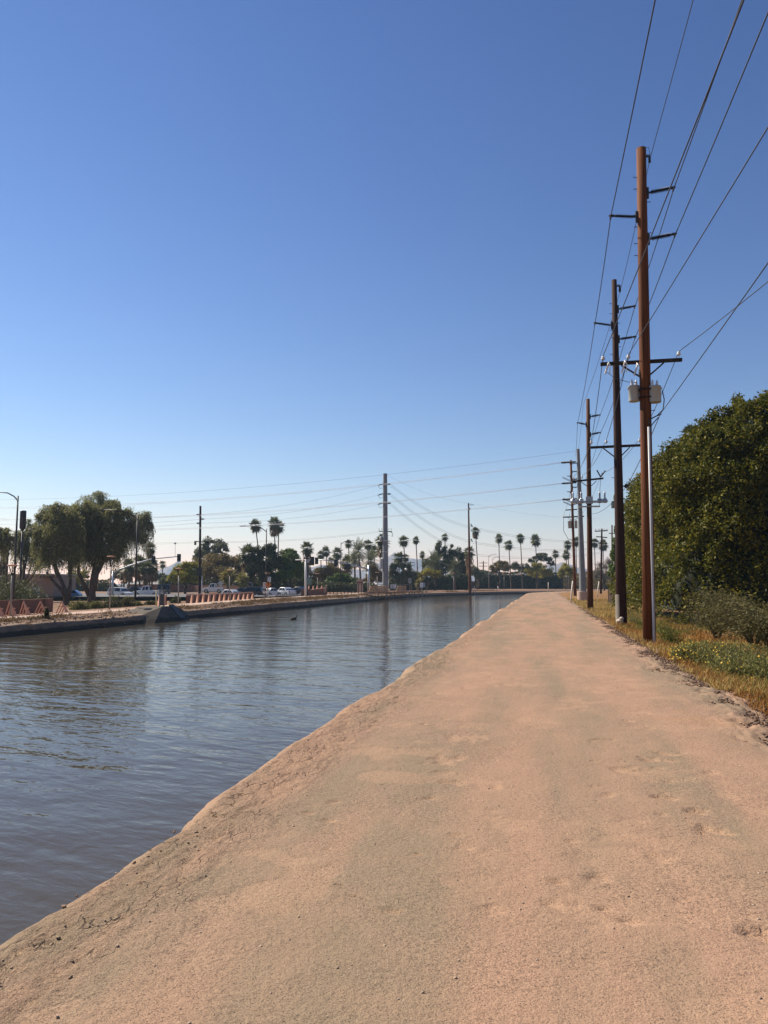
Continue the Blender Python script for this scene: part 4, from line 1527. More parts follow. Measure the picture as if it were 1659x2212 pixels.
# ------------------------------------------------------------------ the big weeping trees on the left
GW = 'weeping trees by the street'
D = 92
tree('weeping_tree', 'broad weeping grey green tree on a thick forked trunk left of the white pickup', D, 200,
     [(180, 1108, 32, 26), (160, 1128, 26, 26), (170, 1102, 24, 20), (152, 1110, 22, 20), (205, 1120, 34, 28), (240, 1108, 34, 24), (268, 1122, 32, 28), (225, 1145, 40, 26), (180, 1150, 32, 26), (256, 1150, 30, 24),
      (215, 1082, 36, 20, 3, 1), (243, 1090, 26, 16, 3, 1), (190, 1088, 14, 14, 2, 1), (300, 1118, 26, 24, 2, 1), (318, 1128, 16, 24, 2, 1), (292, 1145, 26, 24, 1, 1), (238, 1092, 18, 12, 0), (196, 1178, 34, 24), (232, 1178, 34, 24), (262, 1172, 26, 22), (172, 1180, 24, 24), (212, 1198, 30, 20), (180, 1200, 22, 18), (248, 1196, 20, 18), (306, 1160, 18, 20, 1, 1)],
     44000, M_MESQ, .27, .5, GW, None, .9, 2.0, [[(200, None, .7, 0), (199, 1285, .42, 0), (199, 1262, .35, 0), (205, 1225, .27, 0), (215, 1180, .24, 0), (225, 1135, .1, 0)],
                                                [(193, 1288, .28, 0), (183, 1266, .24, 0), (170, 1238, .2, 0), (168, 1200, .22, 0), (178, 1150, .08, 0)],
                                                [(202, 1270, .4, 0), (208, 1240, .32, .5), (235, 1190, .22, 1), (258, 1150, .08, 1)]], mat2=M_MESQ2, aspect=.30)
tree('weeping_tree', 'dark weeping tree with three slanting trunks in front of the tan building', D - 4, 146,
     [(100, 1112, 26, 24), (122, 1105, 28, 24), (142, 1118, 26, 26), (98, 1135, 26, 26), (125, 1140, 32, 28), (150, 1145, 26, 28), (110, 1165, 28, 24), (140, 1175, 26, 24), (88, 1160, 18, 26), (98, 1190, 22, 20), (160, 1150, 24, 26), (163, 1175, 22, 22), (155, 1128, 22, 22), (122, 1192, 26, 20), (148, 1196, 24, 20), (110, 1205, 20, 14)],
     26000, M_MESQ, .27, .4, GW, None, .9, 2.3, [[(146, None, .45, 0), (143, 1285, .3, 0), (136, 1262, .2, 0), (122, 1235, .24, 0), (114, 1195, .18, 0), (115, 1150, .07, 0)],
                                                [(146, 1290, .35, 0), (132, 1275, .2, 0), (112, 1252, .15, 0), (100, 1235, .1, 0)],
                                                [(148, 1290, .28, 0), (151, 1262, .2, .3), (152, 1220, .26, .4), (150, 1170, .12, .4)]], aspect=.30)
tree('weeping_tree', 'thin ragged weeping tree half behind the left street lamp', D + 12, 50,
     [(62, 1160, 18, 26), (50, 1185, 26, 26), (75, 1195, 24, 26), (68, 1135, 16, 14, 2, 1), (40, 1160, 14, 16), (92, 1205, 18, 18)],
     8000, M_MESQ, .30, .25, GW, None, .9, 1.9, None, mat2=M_MESQ2, aspect=.30)
tree('weeping_tree', 'small crown hanging in at the left picture edge', D + 4, 6, [(10, 1150, 18, 18), (-6, 1165, 22, 24), (22, 1168, 14, 16)], 3600, M_MESQ, .30, .25, GW, None, .9, 1.6, aspect=.30)
t = thing('palm_stump', 'thick brown palm trunk without fronds at the left picture edge', 'palm trunk', on_ground(7, 100))
hz_ = rel(at(6, 1180, 100), t.location).z
mb = MB(); mb.tube([(0, 0, -.5), (0, 0, hz_ * .3), (0, 0, hz_ * .8), (0, 0, hz_)], [.55, .5, .5, .4], 12)
mb.obj('trunk', M_PALMBARK, t, True)
sk = link('dead_frond_skirt', SKIRT[0], t); sk.location = (0, 0, hz_ + 1.0); sk.scale = (2.2, 2.2, 1.3)
dome_shrub('roundish_bush', 'dark green bush under the left lamps before the tan building', 'bush', on_ground(20, 80), 3.6, 3.4, 6000, M_DARKTREE, .28, None, .4)
dome_shrub('roundish_bush', 'small dark bush against the tan wall', 'bush', on_ground(46, 84), 1.4, 2.4, 2200, M_DARKTREE, .28, None, .4)

GS = 'desert shrubs along the far path'
for (x0, x1, yt, d, m, lab) in ((152, 196, 1294, 62, M_BRIT, 'rounded tan green shrub next to the last triangular rack'), (190, 224, 1296, 64, M_BRIT, 'paler shrub between the tan one and the dark green one'),
                                (216, 268, 1286, 66, M_DARKTREE, 'large dark green shrub at the foot of the second path lamp'), (256, 294, 1289, 68, M_OLIVE, 'olive shrub right of the second path lamp'),
                                (286, 309, 1303, 70, M_BRIT, 'low pale shrub before the street lamp'), (312, 340, 1303, 72, M_OLIVE, 'low mound shrub left of the cream post'), (368, 392, 1287, 78, M_OLEANDER, 'dark clipped shrub right of the canal gate'),
                                (99, 108, 1310.5, depth_on(103, -25.3), M_DARKTREE, 'small dark agave on the canal slope')):
    g = on_ground((x0 + x1) / 2, d)
    rx = (x1 - x0) / 2 / F * d
    h = min(3.5, max(.4, rel(at((x0 + x1) / 2, yt, d), g).z))
    dome_shrub('desert_shrub', lab, 'shrub', g, rx, h, int(1500 + 900 * rx), m, .14, GS, .6, None, 8, .4)
# dry tufts on the far slope
_s = 18 + 170 * rng.uniform(0, 1, 9000) ** 1.3
_v = -25.2 + .55 * rng.normal(size=9000)
_k = fbm(_s * .35, _v * 1.1, 33, 3) > .47
_s, _v = _s[_k], _v[_k]
x, y = cpt(_s, _v)
P = np.stack([x, y, zprof(_s, _v) + .06], -1)
V = leaf_verts(np.repeat(P, 5, 0) + .13 * rng.normal(size=(len(P) * 5, 3)) * np.array([1, 1, .5]), .22, .2, axis=np.tile([0, 0, 1.0], (len(P) * 5, 1)) + .6 * rng.normal(size=(len(P) * 5, 3)))
tag(np_obj('dry_weeds', V, quads_of(V), leafmat('dry_brown_weeds', (.10, .065, .03), (.18, .115, .055), (.27, .18, .09), .2, .9, .1)), kind='stuff')


def _cob(n):
    s = 18 + 120 * rng.uniform(0, 1, n) ** 1.4
    v = -24.9 + .45 * rng.normal(size=n)
    x, y = cpt(s, v)
    return np.stack([x, y, zprof(s, v) + .02], -1), rng.uniform(.3, 1, n) ** 2


stones('gravel', 7000, _cob, .10, plain('pale_cobbles', (.24, .165, .115), .9, 0, .35, 2), .55)

# ------------------------------------------------------------------ triangular racks and fins along the far path
GR = 'salmon triangular racks beside the far path'
for (px, lab, wd) in ((1, 'triangular salmon rack cut by the left picture edge', .38), (28, 'triangular salmon rack just behind the nearest path lamp', .34), (58, 'narrow triangular salmon rack right of the nearest path lamp', .34),
                      (94, 'widest triangular salmon rack below the two arrow sign', .52), (139.5, 'triangular salmon rack touching the tan shrub', .46)):
    d = depth_on(px, -29.2)
    g = on_ground(px, d)
    hh = rel(at(px, 1298.5, d), g).z
    t = thing('triangular_rack', lab, 'sculptural fence', g, -TH0 + R(-12), GR)
    for k in range(4):
        f = 1 - k * .22
        for sg in (-1, 1):
            mb = MB()
            mb.beam((sg * wd * f, -.18 + .14 * k, 0), (0, -.18 + .14 * k, hh * f), .06, .045)
            mb.obj('slat', M_SALMON, t)
    mb = MB(); mb.beam((-wd * .45, .1, hh * .52), (wd * .45, .1, hh * .52), .06, .06); mb.obj('cross_rail', M_SALMON, t)
d = depth_on(94 * .5 + 118 * .5 - 12, -29.2)
# the low wall behind the racks, with slots
t = thing('park_wall', 'low red brown wall with slots behind the triangular racks', 'wall', on_ground(60, 50))
for (a, b) in ((-6, 20), (21.5, 43), (44.5, 92), (94, 113)):
    mb = MB()
    pa, pb = at(a, HOR, depth_on(a, -31.5)), at(b, HOR, depth_on(b, -31.5))
    za = zpath(sv(pa.x, pa.y)[0])
    mb.beam((pa.x - t.location.x, pa.y - t.location.y, za + .42 - t.location.z), (pb.x - t.location.x, pb.y - t.location.y, za + .42 - t.location.z), .25, .95)
    for k in range(3):
        mb.beam((pa.x - t.location.x + .3, pa.y - t.location.y - .14, za + .45 + .14 * k - t.location.z), (pb.x - t.location.x - .3, pb.y - t.location.y - .14, za + .45 + .14 * k - t.location.z), .03, .05)
    mb.obj('wall_panel', M_ADOBE, t)
fins = [60, 135, 210, 285, 350, 425, 485, 550, 612, 672, 735, 790, 850]
ordn = ['first', 'second', 'third', 'fourth', 'fifth', 'sixth', 'seventh', 'eighth', 'ninth', 'tenth', 'eleventh', 'twelfth', 'thirteenth']
GF = 'row of salmon fins along the far path'


def fin(px, d, ty, lab, grp, w0=.55):
    g = on_ground(px, d)
    hh = max(.6, rel(at(px, ty, d), g).z)
    t = thing('sculptural_fin', lab, 'sculptural fin', g, R(-62), grp)
    mb = MB(); mb.prism([(-w0, 0), (.12, 0), (.06, hh), (-.04, hh)], -.07, .07); mb.obj('blade', M_SALMON, t)
    mb = MB(); mb.beam((-.03, .14, 0), (-.03, .14, hh * 1.04), .06, .06); mb.obj('post', M_ADOBE, t)
    return t


for i, c4 in enumerate(fins):
    px = c4 * .16534 + 406
    fin(px, depth_on(px, -29.2), 1285.0 - .6 * i * .3, ordn[i] + ' fin from the left in the long row along the far path', GF)
for i, px in enumerate((667.5, 677, 685.5, 695)):
    fin(px, 118 + 2 * i, 1265, ordn[i] + ' fin on the ramp parapet by the footbridge', 'fins on the ramp parapet', .6)
for px, lab in ((392, 'lone fin left of the canal gate'), (357, 'lone slanted fin just behind the canal gate')):
    fin(px if px != 392 else 345.5, depth_on(px, -29.2), 1285, lab.replace('left of the canal gate', 'beside the cream post') if px == 392 else lab, 'lone fins by the canal gate')
t = thing('park_wall', 'long red brown wall behind the row of fins', 'wall', on_ground(480, 85))
for (a, b) in ((405, 470), (470, 548)):
    pa, pb = at(a, HOR, depth_on(a, -31.2)), at(b, HOR, depth_on(b, -31.2))
    mb = MB(); mb.beam(rel((pa.x, pa.y, .1), t.location), rel((pb.x - .02, pb.y, .12), t.location), .25, .9); mb.obj('wall_panel', M_ADOBE, t)
    mb = MB(); mb.beam(rel((pa.x, pa.y - .3, .62), t.location), rel((pb.x - .02, pb.y - .3, .64), t.location), .08, .08); mb.obj('top_rail', M_SALMON, t)


def long_wall(label, pts, h, mat, thick=.25, base=None, name='block_wall'):
    g = on_ground(pts[0][0], pts[0][1])
    t = thing(name, label, 'wall', g)
    for i in range(len(pts) - 1):
        pa, pb = on_ground(*pts[i]), on_ground(*pts[i + 1])
        z = max(min(pa.z, pb.z), -1.0) if base is None else base
        mb = MB(); mb.beam(rel((pa.x, pa.y, z + h / 2 - .3), g), rel((pb.x, pb.y, z + h / 2 - .3), g), thick, h + .6)
        mb.obj('wall_panel', mat, t)
    return t


long_wall('low red brown wall along the street behind the pickup', [(300, 165), (420, 160), (530, 150)], 1.5, M_ADOBE)
long_wall('brown block wall behind the white saloon car', [(540, 190), (680, 182)], 2.2, M_ADOBE)
long_wall('dark brown wall running behind the far path', [(840, 262), (912, 268), (1010, 272), (1100, 274), (1230, 276)], 2.6, M_ADOBE2)
long_wall('red brown wall stub behind the platform', [(852, 205), (872, 210)], 2.3, M_ADOBE)

# ------------------------------------------------------------------ posts and lamps
GP = 'path lamps along the far bank'


def path_lamp(px, d, ty, lab, r=.30):
    g = on_ground(px, d)
    h = rel(at(px, ty, d), g).z
    t = thing('path_lamp', lab, 'path lamp', g, 0, GP)
    mb = MB(); mb.tube([(0, 0, -.2), (0, 0, h * .8)], .055, 8); mb.obj('post', M_POSTGREY, t, True)
    mb = MB()
    for a in (0, 2.1, 4.2):
        mb.tube([(0, 0, h * .78), (math.cos(a) * r * .8, math.sin(a) * r * .8, h - .03)], .03, 5)
    mb.obj('strut', M_DKMETAL, t)
    mb = MB(); mb.lathe([(r * .5, h - .05), (r, h - .03), (r, h + .02), (r * .3, h + .05)], 16); mb.obj('lamp_shade', M_SALMON, t, True)
    return t


for (px, ty, lab) in ((25.5, 1221, 'nearest path lamp, in front of the triangular racks'), (238.5, 1202, 'tall path lamp rising out of the dark green shrub'), (386, 1228, 'path lamp right of the canal gate'),
                      (496, 1231.5, 'path lamp standing in the row of fins')):
    path_lamp(px, depth_on(px, -28.6), ty, lab)
for (px, d, ty, lab) in ((578, 112, 1238, 'path lamp by the orange diamond sign'), (686, 128, 1239, 'path lamp behind the ramp fins'), (815, 150, 1236.5, 'path lamp left of the steel pole foot'),
                         (980, 185, 1238, 'path lamp left of the lone wooden pole'), (1089, 225, 1238, 'path lamp right of the walker')):
    path_lamp(px, d, ty, lab, .42)
for (px, d, ty, lab) in ((877, 175, 1232, 'globe lamp right of the steel pole'), (800, 185, 1236, 'globe lamp behind the signal mast'), (563, 170, 1259, 'white globe lamp behind the cars'), (672, 175, 1257, 'white globe lamp beside the signal pole')):
    g = on_ground(px, d); h = max(1.2, rel(at(px, ty, d), g).z)
    t = thing('globe_lamp', lab, 'garden lamp', g, 0, 'white globe lamps')
    mb = MB(); mb.tube([(0, 0, -.2), (0, 0, h)], .06, 6); mb.obj('post', M_DKMETAL, t)
    mb = MB(); mb.lathe([(.05, h - .02), (.24, h + .08), (.32, h + .26), (.24, h + .44), (.05, h + .52)], 12); mb.obj('globe', M_GLOBE, t, True)


def street_lamp(px, d, ty, lab, ax, ay, mat=M_DKMETAL, r=.12, head=.75):
    g = on_ground(px, d)
    h = rel(at(px, ty, d), g).z
    t = thing('street_lamp', lab, 'street lamp', g, 0, 'street lamps')
    mb = MB(); mb.tube([(0, 0, -.3), (0, 0, h * .5), (0, 0, h)], [r, r * .8, r * .62], 10); mb.obj('post', mat, t, True)
    e = rel(at(ax, ay, d), g)
    mb = MB(); mb.tube([(0, 0, h - .45), (e.x * .2, 0, h - .45 + (e.z - h + .45) * .5), (e.x * .5, 0, h - .45 + (e.z - h + .45) * .9), (e.x, 0, e.z)], [r * .55, r * .5, r * .45, r * .4], 8)
    mb.obj('arm', mat, t, True)
    sg = 1 if e.x > 0 else -1
    mb = MB(); mb.box((e.x + sg * head / 2, 0, e.z - .02), (head, .3, .14), taper=.7); mb.obj('lamp_head', mat, t, False, .03)
    return t


street_lamp(30.5, 74, 1071, 'dark street lamp at the left edge, its arm leaving the picture', -6, 1063)
street_lamp(293, 84, 1111, 'dark street lamp in front of the right half of the weeping tree', 224, 1101, head=.6)
street_lamp(574, 112, 1142, 'street lamp with a long arm left of the twin palms', 534, 1136, head=1.1)
street_lamp(736, 155, 1171, 'street lamp with a curved arm left of the steel pole', 758, 1168)
street_lamp(1056, 240, 1201, 'curved street lamp right of the lone wooden pole', 1068, 1197, M_POSTGREY)
street_lamp(1064, 262, 1208, 'second, smaller curved street lamp behind the first', 1074, 1203, M_POSTGREY)
# small cell pole with a lamp arm
g = on_ground(43.5, 88)
t = thing('antenna_pole', 'thin dark pole with a thick antenna cylinder on top and a lamp arm', 'antenna pole', g)
h1 = rel(at(43.5, 1103, 88), g).z; h0 = rel(at(43.5, 1146, 88), g).z; ha = rel(at(46, 1152, 88), g).z
mb = MB(); mb.tube([(0, 0, -.3), (0, 0, h0)], [.14, .1], 10); mb.obj('post', M_DKMETAL, t, True)
mb = MB(); mb.lathe([(.15, h0), (.34, h0 + .3), (.34, h1 - .1), (.3, h1)], 14); mb.obj('antenna', M_DKMETAL, t, True)
e = rel(at(81, 1141, 88), g)
mb = MB(); mb.tube([(0, 0, ha), (e.x * .4, 0, ha + (e.z - ha) * .75), (e.x, 0, e.z)], .045, 6); mb.obj('arm', M_DKMETAL, t, True)
mb = MB(); mb.box((e.x + .2, 0, e.z), (.5, .25, .12)); mb.obj('lamp_head', M_WHITE, t)
mb = MB(); mb.box((0, -.2, rel(at(43, 1177, 88), g).z), (.5, .3, .7)); mb.obj('equipment_box', M_DKMETAL, t)


def sign_post(px, d, y0, y1, wpx, label, mat, shape='rect', glyph=None, post=M_POSTGREY, base_z=None):
    g = on_ground(px, d)
    t = thing('road_sign', label, 'sign', g, 0, None)
    zt, zb = rel(at(px, y0, d), g).z, rel(at(px, y1, d), g).z
    mb = MB(); mb.tube([(0, .05, -.2), (0, .05, zt - .05)], .05, 6); mb.obj('post', post, t)
    w2 = wpx / F * d / 2
    zc = (zt + zb) / 2; h2 = (zt - zb) / 2
    mb = MB()
    if shape == 'rect':
        mb.box((0, -.02, zc), (w2 * 2, .03, h2 * 2))
    else:
        mb.prism([(-w2, zc), (0, zc - h2), (w2, zc), (0, zc + h2)], -.035, -.005)
    pl = mb.obj('sign_plate', mat, t)
    if glyph:
        glyph(pl, w2, zc, h2)
    return t


def two_arrows(pl, w2, zc, h2):
    for sx in (-.45, .45):
        mb = MB()
        x0 = sx * w2
        mb.tube([(x0 + .22 * w2, -.045, zc - .55 * h2), (x0 + .2 * w2, -.045, zc - .1 * h2), (x0 + .05 * w2, -.045, zc + .28 * h2), (x0 - .15 * w2, -.045, zc + .42 * h2)], .09 * w2, 5)
        mb.prism([(x0 - .38 * w2, zc + .5 * h2), (x0 - .08 * w2, zc + .72 * h2), (x0 - .1 * w2, zc + .15 * h2)], -.06, -.04)
        mb.obj('arrow', M_SIGNAL, pl)
    mb = MB(); mb.box((0, -.042, zc), (.03, .012, h2 * 1.9)); mb.obj('divider', M_SIGNBACK, pl)


def text_lines(pl, w2, zc, h2):
    for k in range(4):
        mb = MB(); mb.box((0, -.042, zc + h2 * (.6 - .4 * k)), (w2 * (1.5 - .2 * (k % 2)), .01, h2 * .16)); mb.obj('text_line', M_SIGNAL, pl)


def cross_road(pl, w2, zc, h2):
    mb = MB(); mb.box((0, -.045, zc + h2 * .1), (w2 * .25, .01, h2 * 1.3)); mb.obj('symbol', M_SIGNAL, pl)
    mb = MB(); mb.prism([(-.35 * w2, zc + .35 * h2), (0, zc + .85 * h2), (.35 * w2, zc + .35 * h2)], -.06, -.04); mb.obj('symbol', M_SIGNAL, pl)


sign_post(79, 84, 1269.5, 1284, 15, 'white square sign with two left curving arrows', M_WHITE, 'rect', two_arrows)
sign_post(476, 125, 1254, 1266.5, 13.5, 'grey back of a diamond sign left of the white saloon', M_SIGNBACK, 'diamond')
sign_post(579.5, 106, 1254.5, 1271, 13, 'orange diamond road work sign', M_ORANGE, 'diamond', cross_road, M_WHITE)
sign_post(571.5, 108, 1258, 1271, 6.5, 'narrow white sign with black lines left of the orange diamond', M_WHITE, 'rect', text_lines)
sign_post(581.5, 120, 1246, 1257.5, 7, 'white sign above and behind the orange diamond', M_WHITE, 'rect', cross_road)
sign_post(885.5, 160, 1249, 1260, 6.3, 'grey notice sign on a post right of the platform', M_SIGNBACK, 'rect', text_lines)
sign_post(975.5, 215, 1253.5, 1260, 5.5, 'small white sign with a black figure near the wooden pole', M_WHITE, 'rect', cross_road)
# white barricade boxes by the road works
for px, lab in ((570.5, 'left white barricade panel below the orange diamond'), (576.5, 'right white barricade panel below the orange diamond')):
    g = on_ground(px, 104)
    t = thing('barricade', lab, 'barricade', g)
    zt, zb = rel(at(px, 1277, 104), g).z, rel(at(px, 1281.5, 104), g).z
    mb = MB(); mb.box((0, 0, (zt + zb) / 2), (.34, .05, zt - zb)); mb.obj('panel', M_WHITE, t)
    for sx in (-.13, .13):
        mb = MB(); mb.beam((sx, .05, -.1), (sx, .05, zt), .04, .04); mb.obj('leg', M_SIGNBACK, t)
g = on_ground(338.4, depth_on(338.4, -28.8)); mb = MB(); hh = rel(at(338, 1277, g.y), g).z
mb.tube([(0, 0, -.2), (0, 0, hh)], .05, 8); mb.lathe([(.06, hh - .02), (.07, hh + .03), (.02, hh + .06)], 8)
o = mb.obj('marker_post', plain('cream_post', (.50, .42, .22), .6), None, True); o.location = g
tag(o, 'cream marker post beside the path left of the canal gate', 'marker post', 'white marker posts along the track')
# ------------------------------------------------------------------ signals
def signal_head(t, x, y, z, face, n=3):
    mb = MB(); mb.box((x, y, z), (.62, .05, 1.25)); mb.box((x, y - .14 * face, z), (.32, .24, 1.02))
    for k in range(n):
        mb.tube([(x, y - .24 * face, z + .34 - .34 * k), (x, y - .40 * face, z + .36 - .34 * k)], .13, 8)
    return mb.obj('signal_head', M_SIGNAL, t)


g = on_ground(243.5, 126)
t = thing('traffic_signal', 'grey mast arm signal reaching right out of the weeping tree', 'traffic signal', g)
E = [rel(at(*q, 126), g) for q in ((243.5, 1238), (258, 1230), (285, 1220), (325, 1208), (391, 1201.5))]
mb = MB(); mb.tube([(0, 0, -.3), (0, 0, E[0].z + .3)], [.2, .15], 12); mb.obj('post', M_GALV, t, True)
mb = MB(); mb.tube(E, [.14, .12, .11, .09, .06], 8); mb.obj('mast_arm', M_GALV, t, True)
for q in ((332, 1209.5), (387, 1205)):
    e = rel(at(*q, 126), g); signal_head(t, e.x, -.1, e.z, 1)
a, b = rel(at(378.5, 1202, 126), g), rel(at(378.5, 1174, 126), g)
mb = MB(); mb.tube([a, b], .03, 6); mb.box((b.x, b.y, b.z), (.3, .2, .25)); mb.obj('detector_mast', M_GALV, t)

g = on_ground(796.5, 142)
t = thing('traffic_signal', 'pale mast arm signal whose long arm bends down to its pole beside the steel pole', 'traffic signal', g)
E = [rel(at(*q, 142), g) for q in ((795, 1229.5), (768, 1222.5), (744, 1216.5), (712, 1210.5), (688, 1209))]
zt = rel(at(796, 1221, 142), g).z
mb = MB(); mb.tube([(0, 0, -.3), (0, 0, zt)], [.26, .2], 12); mb.obj('post', M_GALV, t, True)
mb = MB(); mb.tube(E, [.17, .15, .13, .11, .08], 8); mb.obj('mast_arm', M_GALV, t, True)
for q in ((725.5, 1216.5), (684, 1211.5)):
    e = rel(at(*q, 142), g); signal_head(t, e.x, -.12, e.z, 1)
e = rel(at(751, 1224, 142), g)
mb = MB(); mb.box((e.x, -.2, e.z), (1.1, .06, .9)); mb.obj('lane_sign', M_SIGNAL, t)

g = on_ground(660, 112)
t = thing('traffic_signal', 'white corner signal pole with a short arm beside the bright green tree', 'traffic signal', g)
zt = rel(at(660, 1208, 112), g).z
mb = MB(); mb.tube([(0, 0, -.3), (0, 0, zt)], [.17, .13], 12); mb.obj('post', M_WHITE, t, True)
a, b = rel(at(638, 1209.5, 112), g), rel(at(676, 1209.5, 112), g)
mb = MB(); mb.tube([a, b], .06, 8); mb.obj('mast_arm', M_WHITE, t, True)
e = rel(at(674.5, 1212, 112), g); signal_head(t, e.x, -.1, e.z, 1)
e = rel(at(664.5, 1212, 112), g); mb = MB(); mb.box((e.x, -.1, e.z), (.45, .3, .5)); mb.obj('detector_box', M_SIGNBACK, t)
e = rel(at(667.5, 1255, 112), g); mb = MB(); mb.box((e.x, -.1, e.z), (.7, .04, 1.1)); mb.obj('direction_sign', plain('dull_green_sign', (.12, .2, .18), .6), t)
e = rel(at(664.5, 1232, 112), g); mb = MB(); mb.tube([(e.x, .2, -.2), (e.x, .2, e.z + 1.5)], .1, 8); mb.obj('rear_post', M_DKMETAL, t)

# ------------------------------------------------------------------ utility poles across the canal
def far_pole(px, d, tx, ty, lab, r0, r1, mat, name='utility_pole', n=12):
    return Pole(lab, px, d, tx, ty, r0, r1, mat, 0.0, name, n, None, 'power poles across the canal')


q = far_pole(431.6, 128, 433, 1093, 'dark wooden power pole between the pickup and the fins', .23, .17, M_DARKWOOD)
for sgn, y in ((-1, 1112), (1, 1121.5), (-1, 1130.5)):
    q.insulator(433, y, (433 + sgn * 8.5, y - .5), .09, 5)
q.crossarm(419, 451, (1169, 1171), False, (.14, .16))
_, z = q.loc(432, 1235)
mb = MB(); mb.box((0, -.35, z), (.85, .5, 1.35)); mb.obj('equipment_box', M_DKMETAL, q.t, False, .03)
mb = MB(); mb.tube([(.42, -.2, -.2), (.38, -.2, z - .5)], .07, 8); mb.obj('conduit_riser', M_WHITE, q.t, True)
mb = MB(); mb.box((-.9, 0, rel(at(422, 1174, 128), q.g).z), (.3, .3, .5)); mb.obj('cutout_box', M_INSUL, q.t)
Q432 = [q.world(x, 0, rel(at(433, y, 128), q.g).z) for x, y in ((-.65, 1112), (.65, 1121), (-.65, 1130), (0, 1093))]

sp = far_pole(832.5, 152, 832, 1023, 'tall grey steel power pole standing alone across the canal', .62, .40, M_STEELPOLE, 'steel_pole')
SPW = []
for y in (1045, 1066, 1086):
    _, z = sp.loc(832, y)
    tx, tz = sp.loc(816.5, y + 3.5)
    mb = MB()
    a, b = Vector((-.35, 0, z)), Vector((tx, 0, tz))
    M = (b - a).to_track_quat('Z', 'Y').to_matrix(); L = (b - a).length
    mb.lathe([(.05, 0)] + [(r_, .15 + (L - .3) * (k + qq) / 7) for k in range(7) for r_, qq in ((.08, 0), (.17, .4), (.08, .7))] + [(.05, L)], 8, a, 0, M)
    mb.tube([b, (b.x * .7, 0, b.z - .7), (-.5, 0, z - .8)], .035, 5)
    mb.obj('insulator', M_INSUL, sp.t)
    mb = MB(); mb.lathe([(.1, 0), (.2, .15), (.1, .3), (.2, .45), (.08, .6)], 8, (sp.rad(z), 0, z - .1), 0, Matrix.Rotation(R(90), 3, 'Y')); mb.obj('dead_end_clamp', M_INSUL, sp.t)
    SPW.append((sp.world(tx, 0, tz), sp.world(sp.rad(z) + .6, 0, z - .1)))
sp.crossarm(818, 847, (1147, 1148), False, (.18, .2))
for px in (819, 825, 840, 845):
    sp.pin(px, 1146, -sp.r0 - .05, .4, M_INSUL)
_, z = sp.loc(823, 1165); mb = MB(); mb.lathe([(.3, 0), (.32, 1.0), (.1, 1.1)], 12, (-.85, 0, z - .5)); mb.obj('transformer', M_CAN, sp.t, True)
_, z = sp.loc(832, 1168); mb = MB(); mb.lathe([(.62, -.08), (.62, .08)], 12, (0, 0, z)); mb.lathe([(.62, -.08), (.62, .08)], 12, (0, 0, z - 2.2)); mb.obj('steel_band', M_GALV, sp.t)
_, z = sp.loc(826, 1218); mb = MB(); mb.box((-.75, -.1, z), (.55, .7, 2.0)); mb.obj('equipment_box', M_CAN, sp.t, False, .03)
_, z = sp.loc(848, 1155); mb = MB(); mb.tube([(.9, 0, z + .6), (1.4, 0, z + .3), (1.45, 0, z - .4), (1.1, 0, z - .2)], .05, 6); mb.obj('cable_loop', M_BLACK, sp.t, True)

wp = far_pole(1015, 182, 1012, 1087, 'lone reddish wooden power pole across the water right of the steel pole', .34, .16, M_REDWOOD)
WP = []
for y in (1132, 1164):
    tx, tz = wp.loc(1020.5, y + 6)
    _, z = wp.loc(1013, y)
    a, b = Vector((.35, 0, z)), Vector((tx, 0, tz))
    M = (b - a).to_track_quat('Z', 'Y').to_matrix(); L = (b - a).length
    mb = MB(); mb.lathe([(.08, 0)] + [(r_, L * (k + qq) / 6) for k in range(6) for r_, qq in ((.10, 0), (.2, .4), (.10, .7))] + [(.05, L)], 8, a, 0, M); mb.obj('insulator', M_INSUL, wp.t)
    WP.append(wp.world(tx, 0, tz))
tx, tz = wp.loc(1016, 1196); WP.append(wp.world(.5, 0, tz))
mb = MB(); mb.box((.4, 0, wp.h - .4), (1.4, .12, .12)); mb.lathe([(.3, wp.h - 1.6), (.32, wp.h - 1.2), (.26, wp.h - 1.1)], 10); mb.obj('top_bracket', M_INSUL, wp.t)
mb = MB(); mb.tube([(1.1, -.3, -.2), (.95, -.3, 1.9)], .07, 8); mb.obj('guy_guard', M_PVC, wp.t)

for (px, d, ty, ys, lab) in ((1044, 300, 1212, (1216, 1223), 'small far pole with two crossarms left of the curved lamps'), (887, 290, 1213, (1215, 1221), 'small far pole right of the steel pole'), (700, 300, 1224, (1227, 1230), 'tiny far pole behind the long signal arm')):
    f = far_pole(px, d, px, ty, lab, .25, .2, M_DARKWOOD)
    for y in ys:
        f.crossarm(px - 9, px + 9, (y, y), False, (.2, .25))

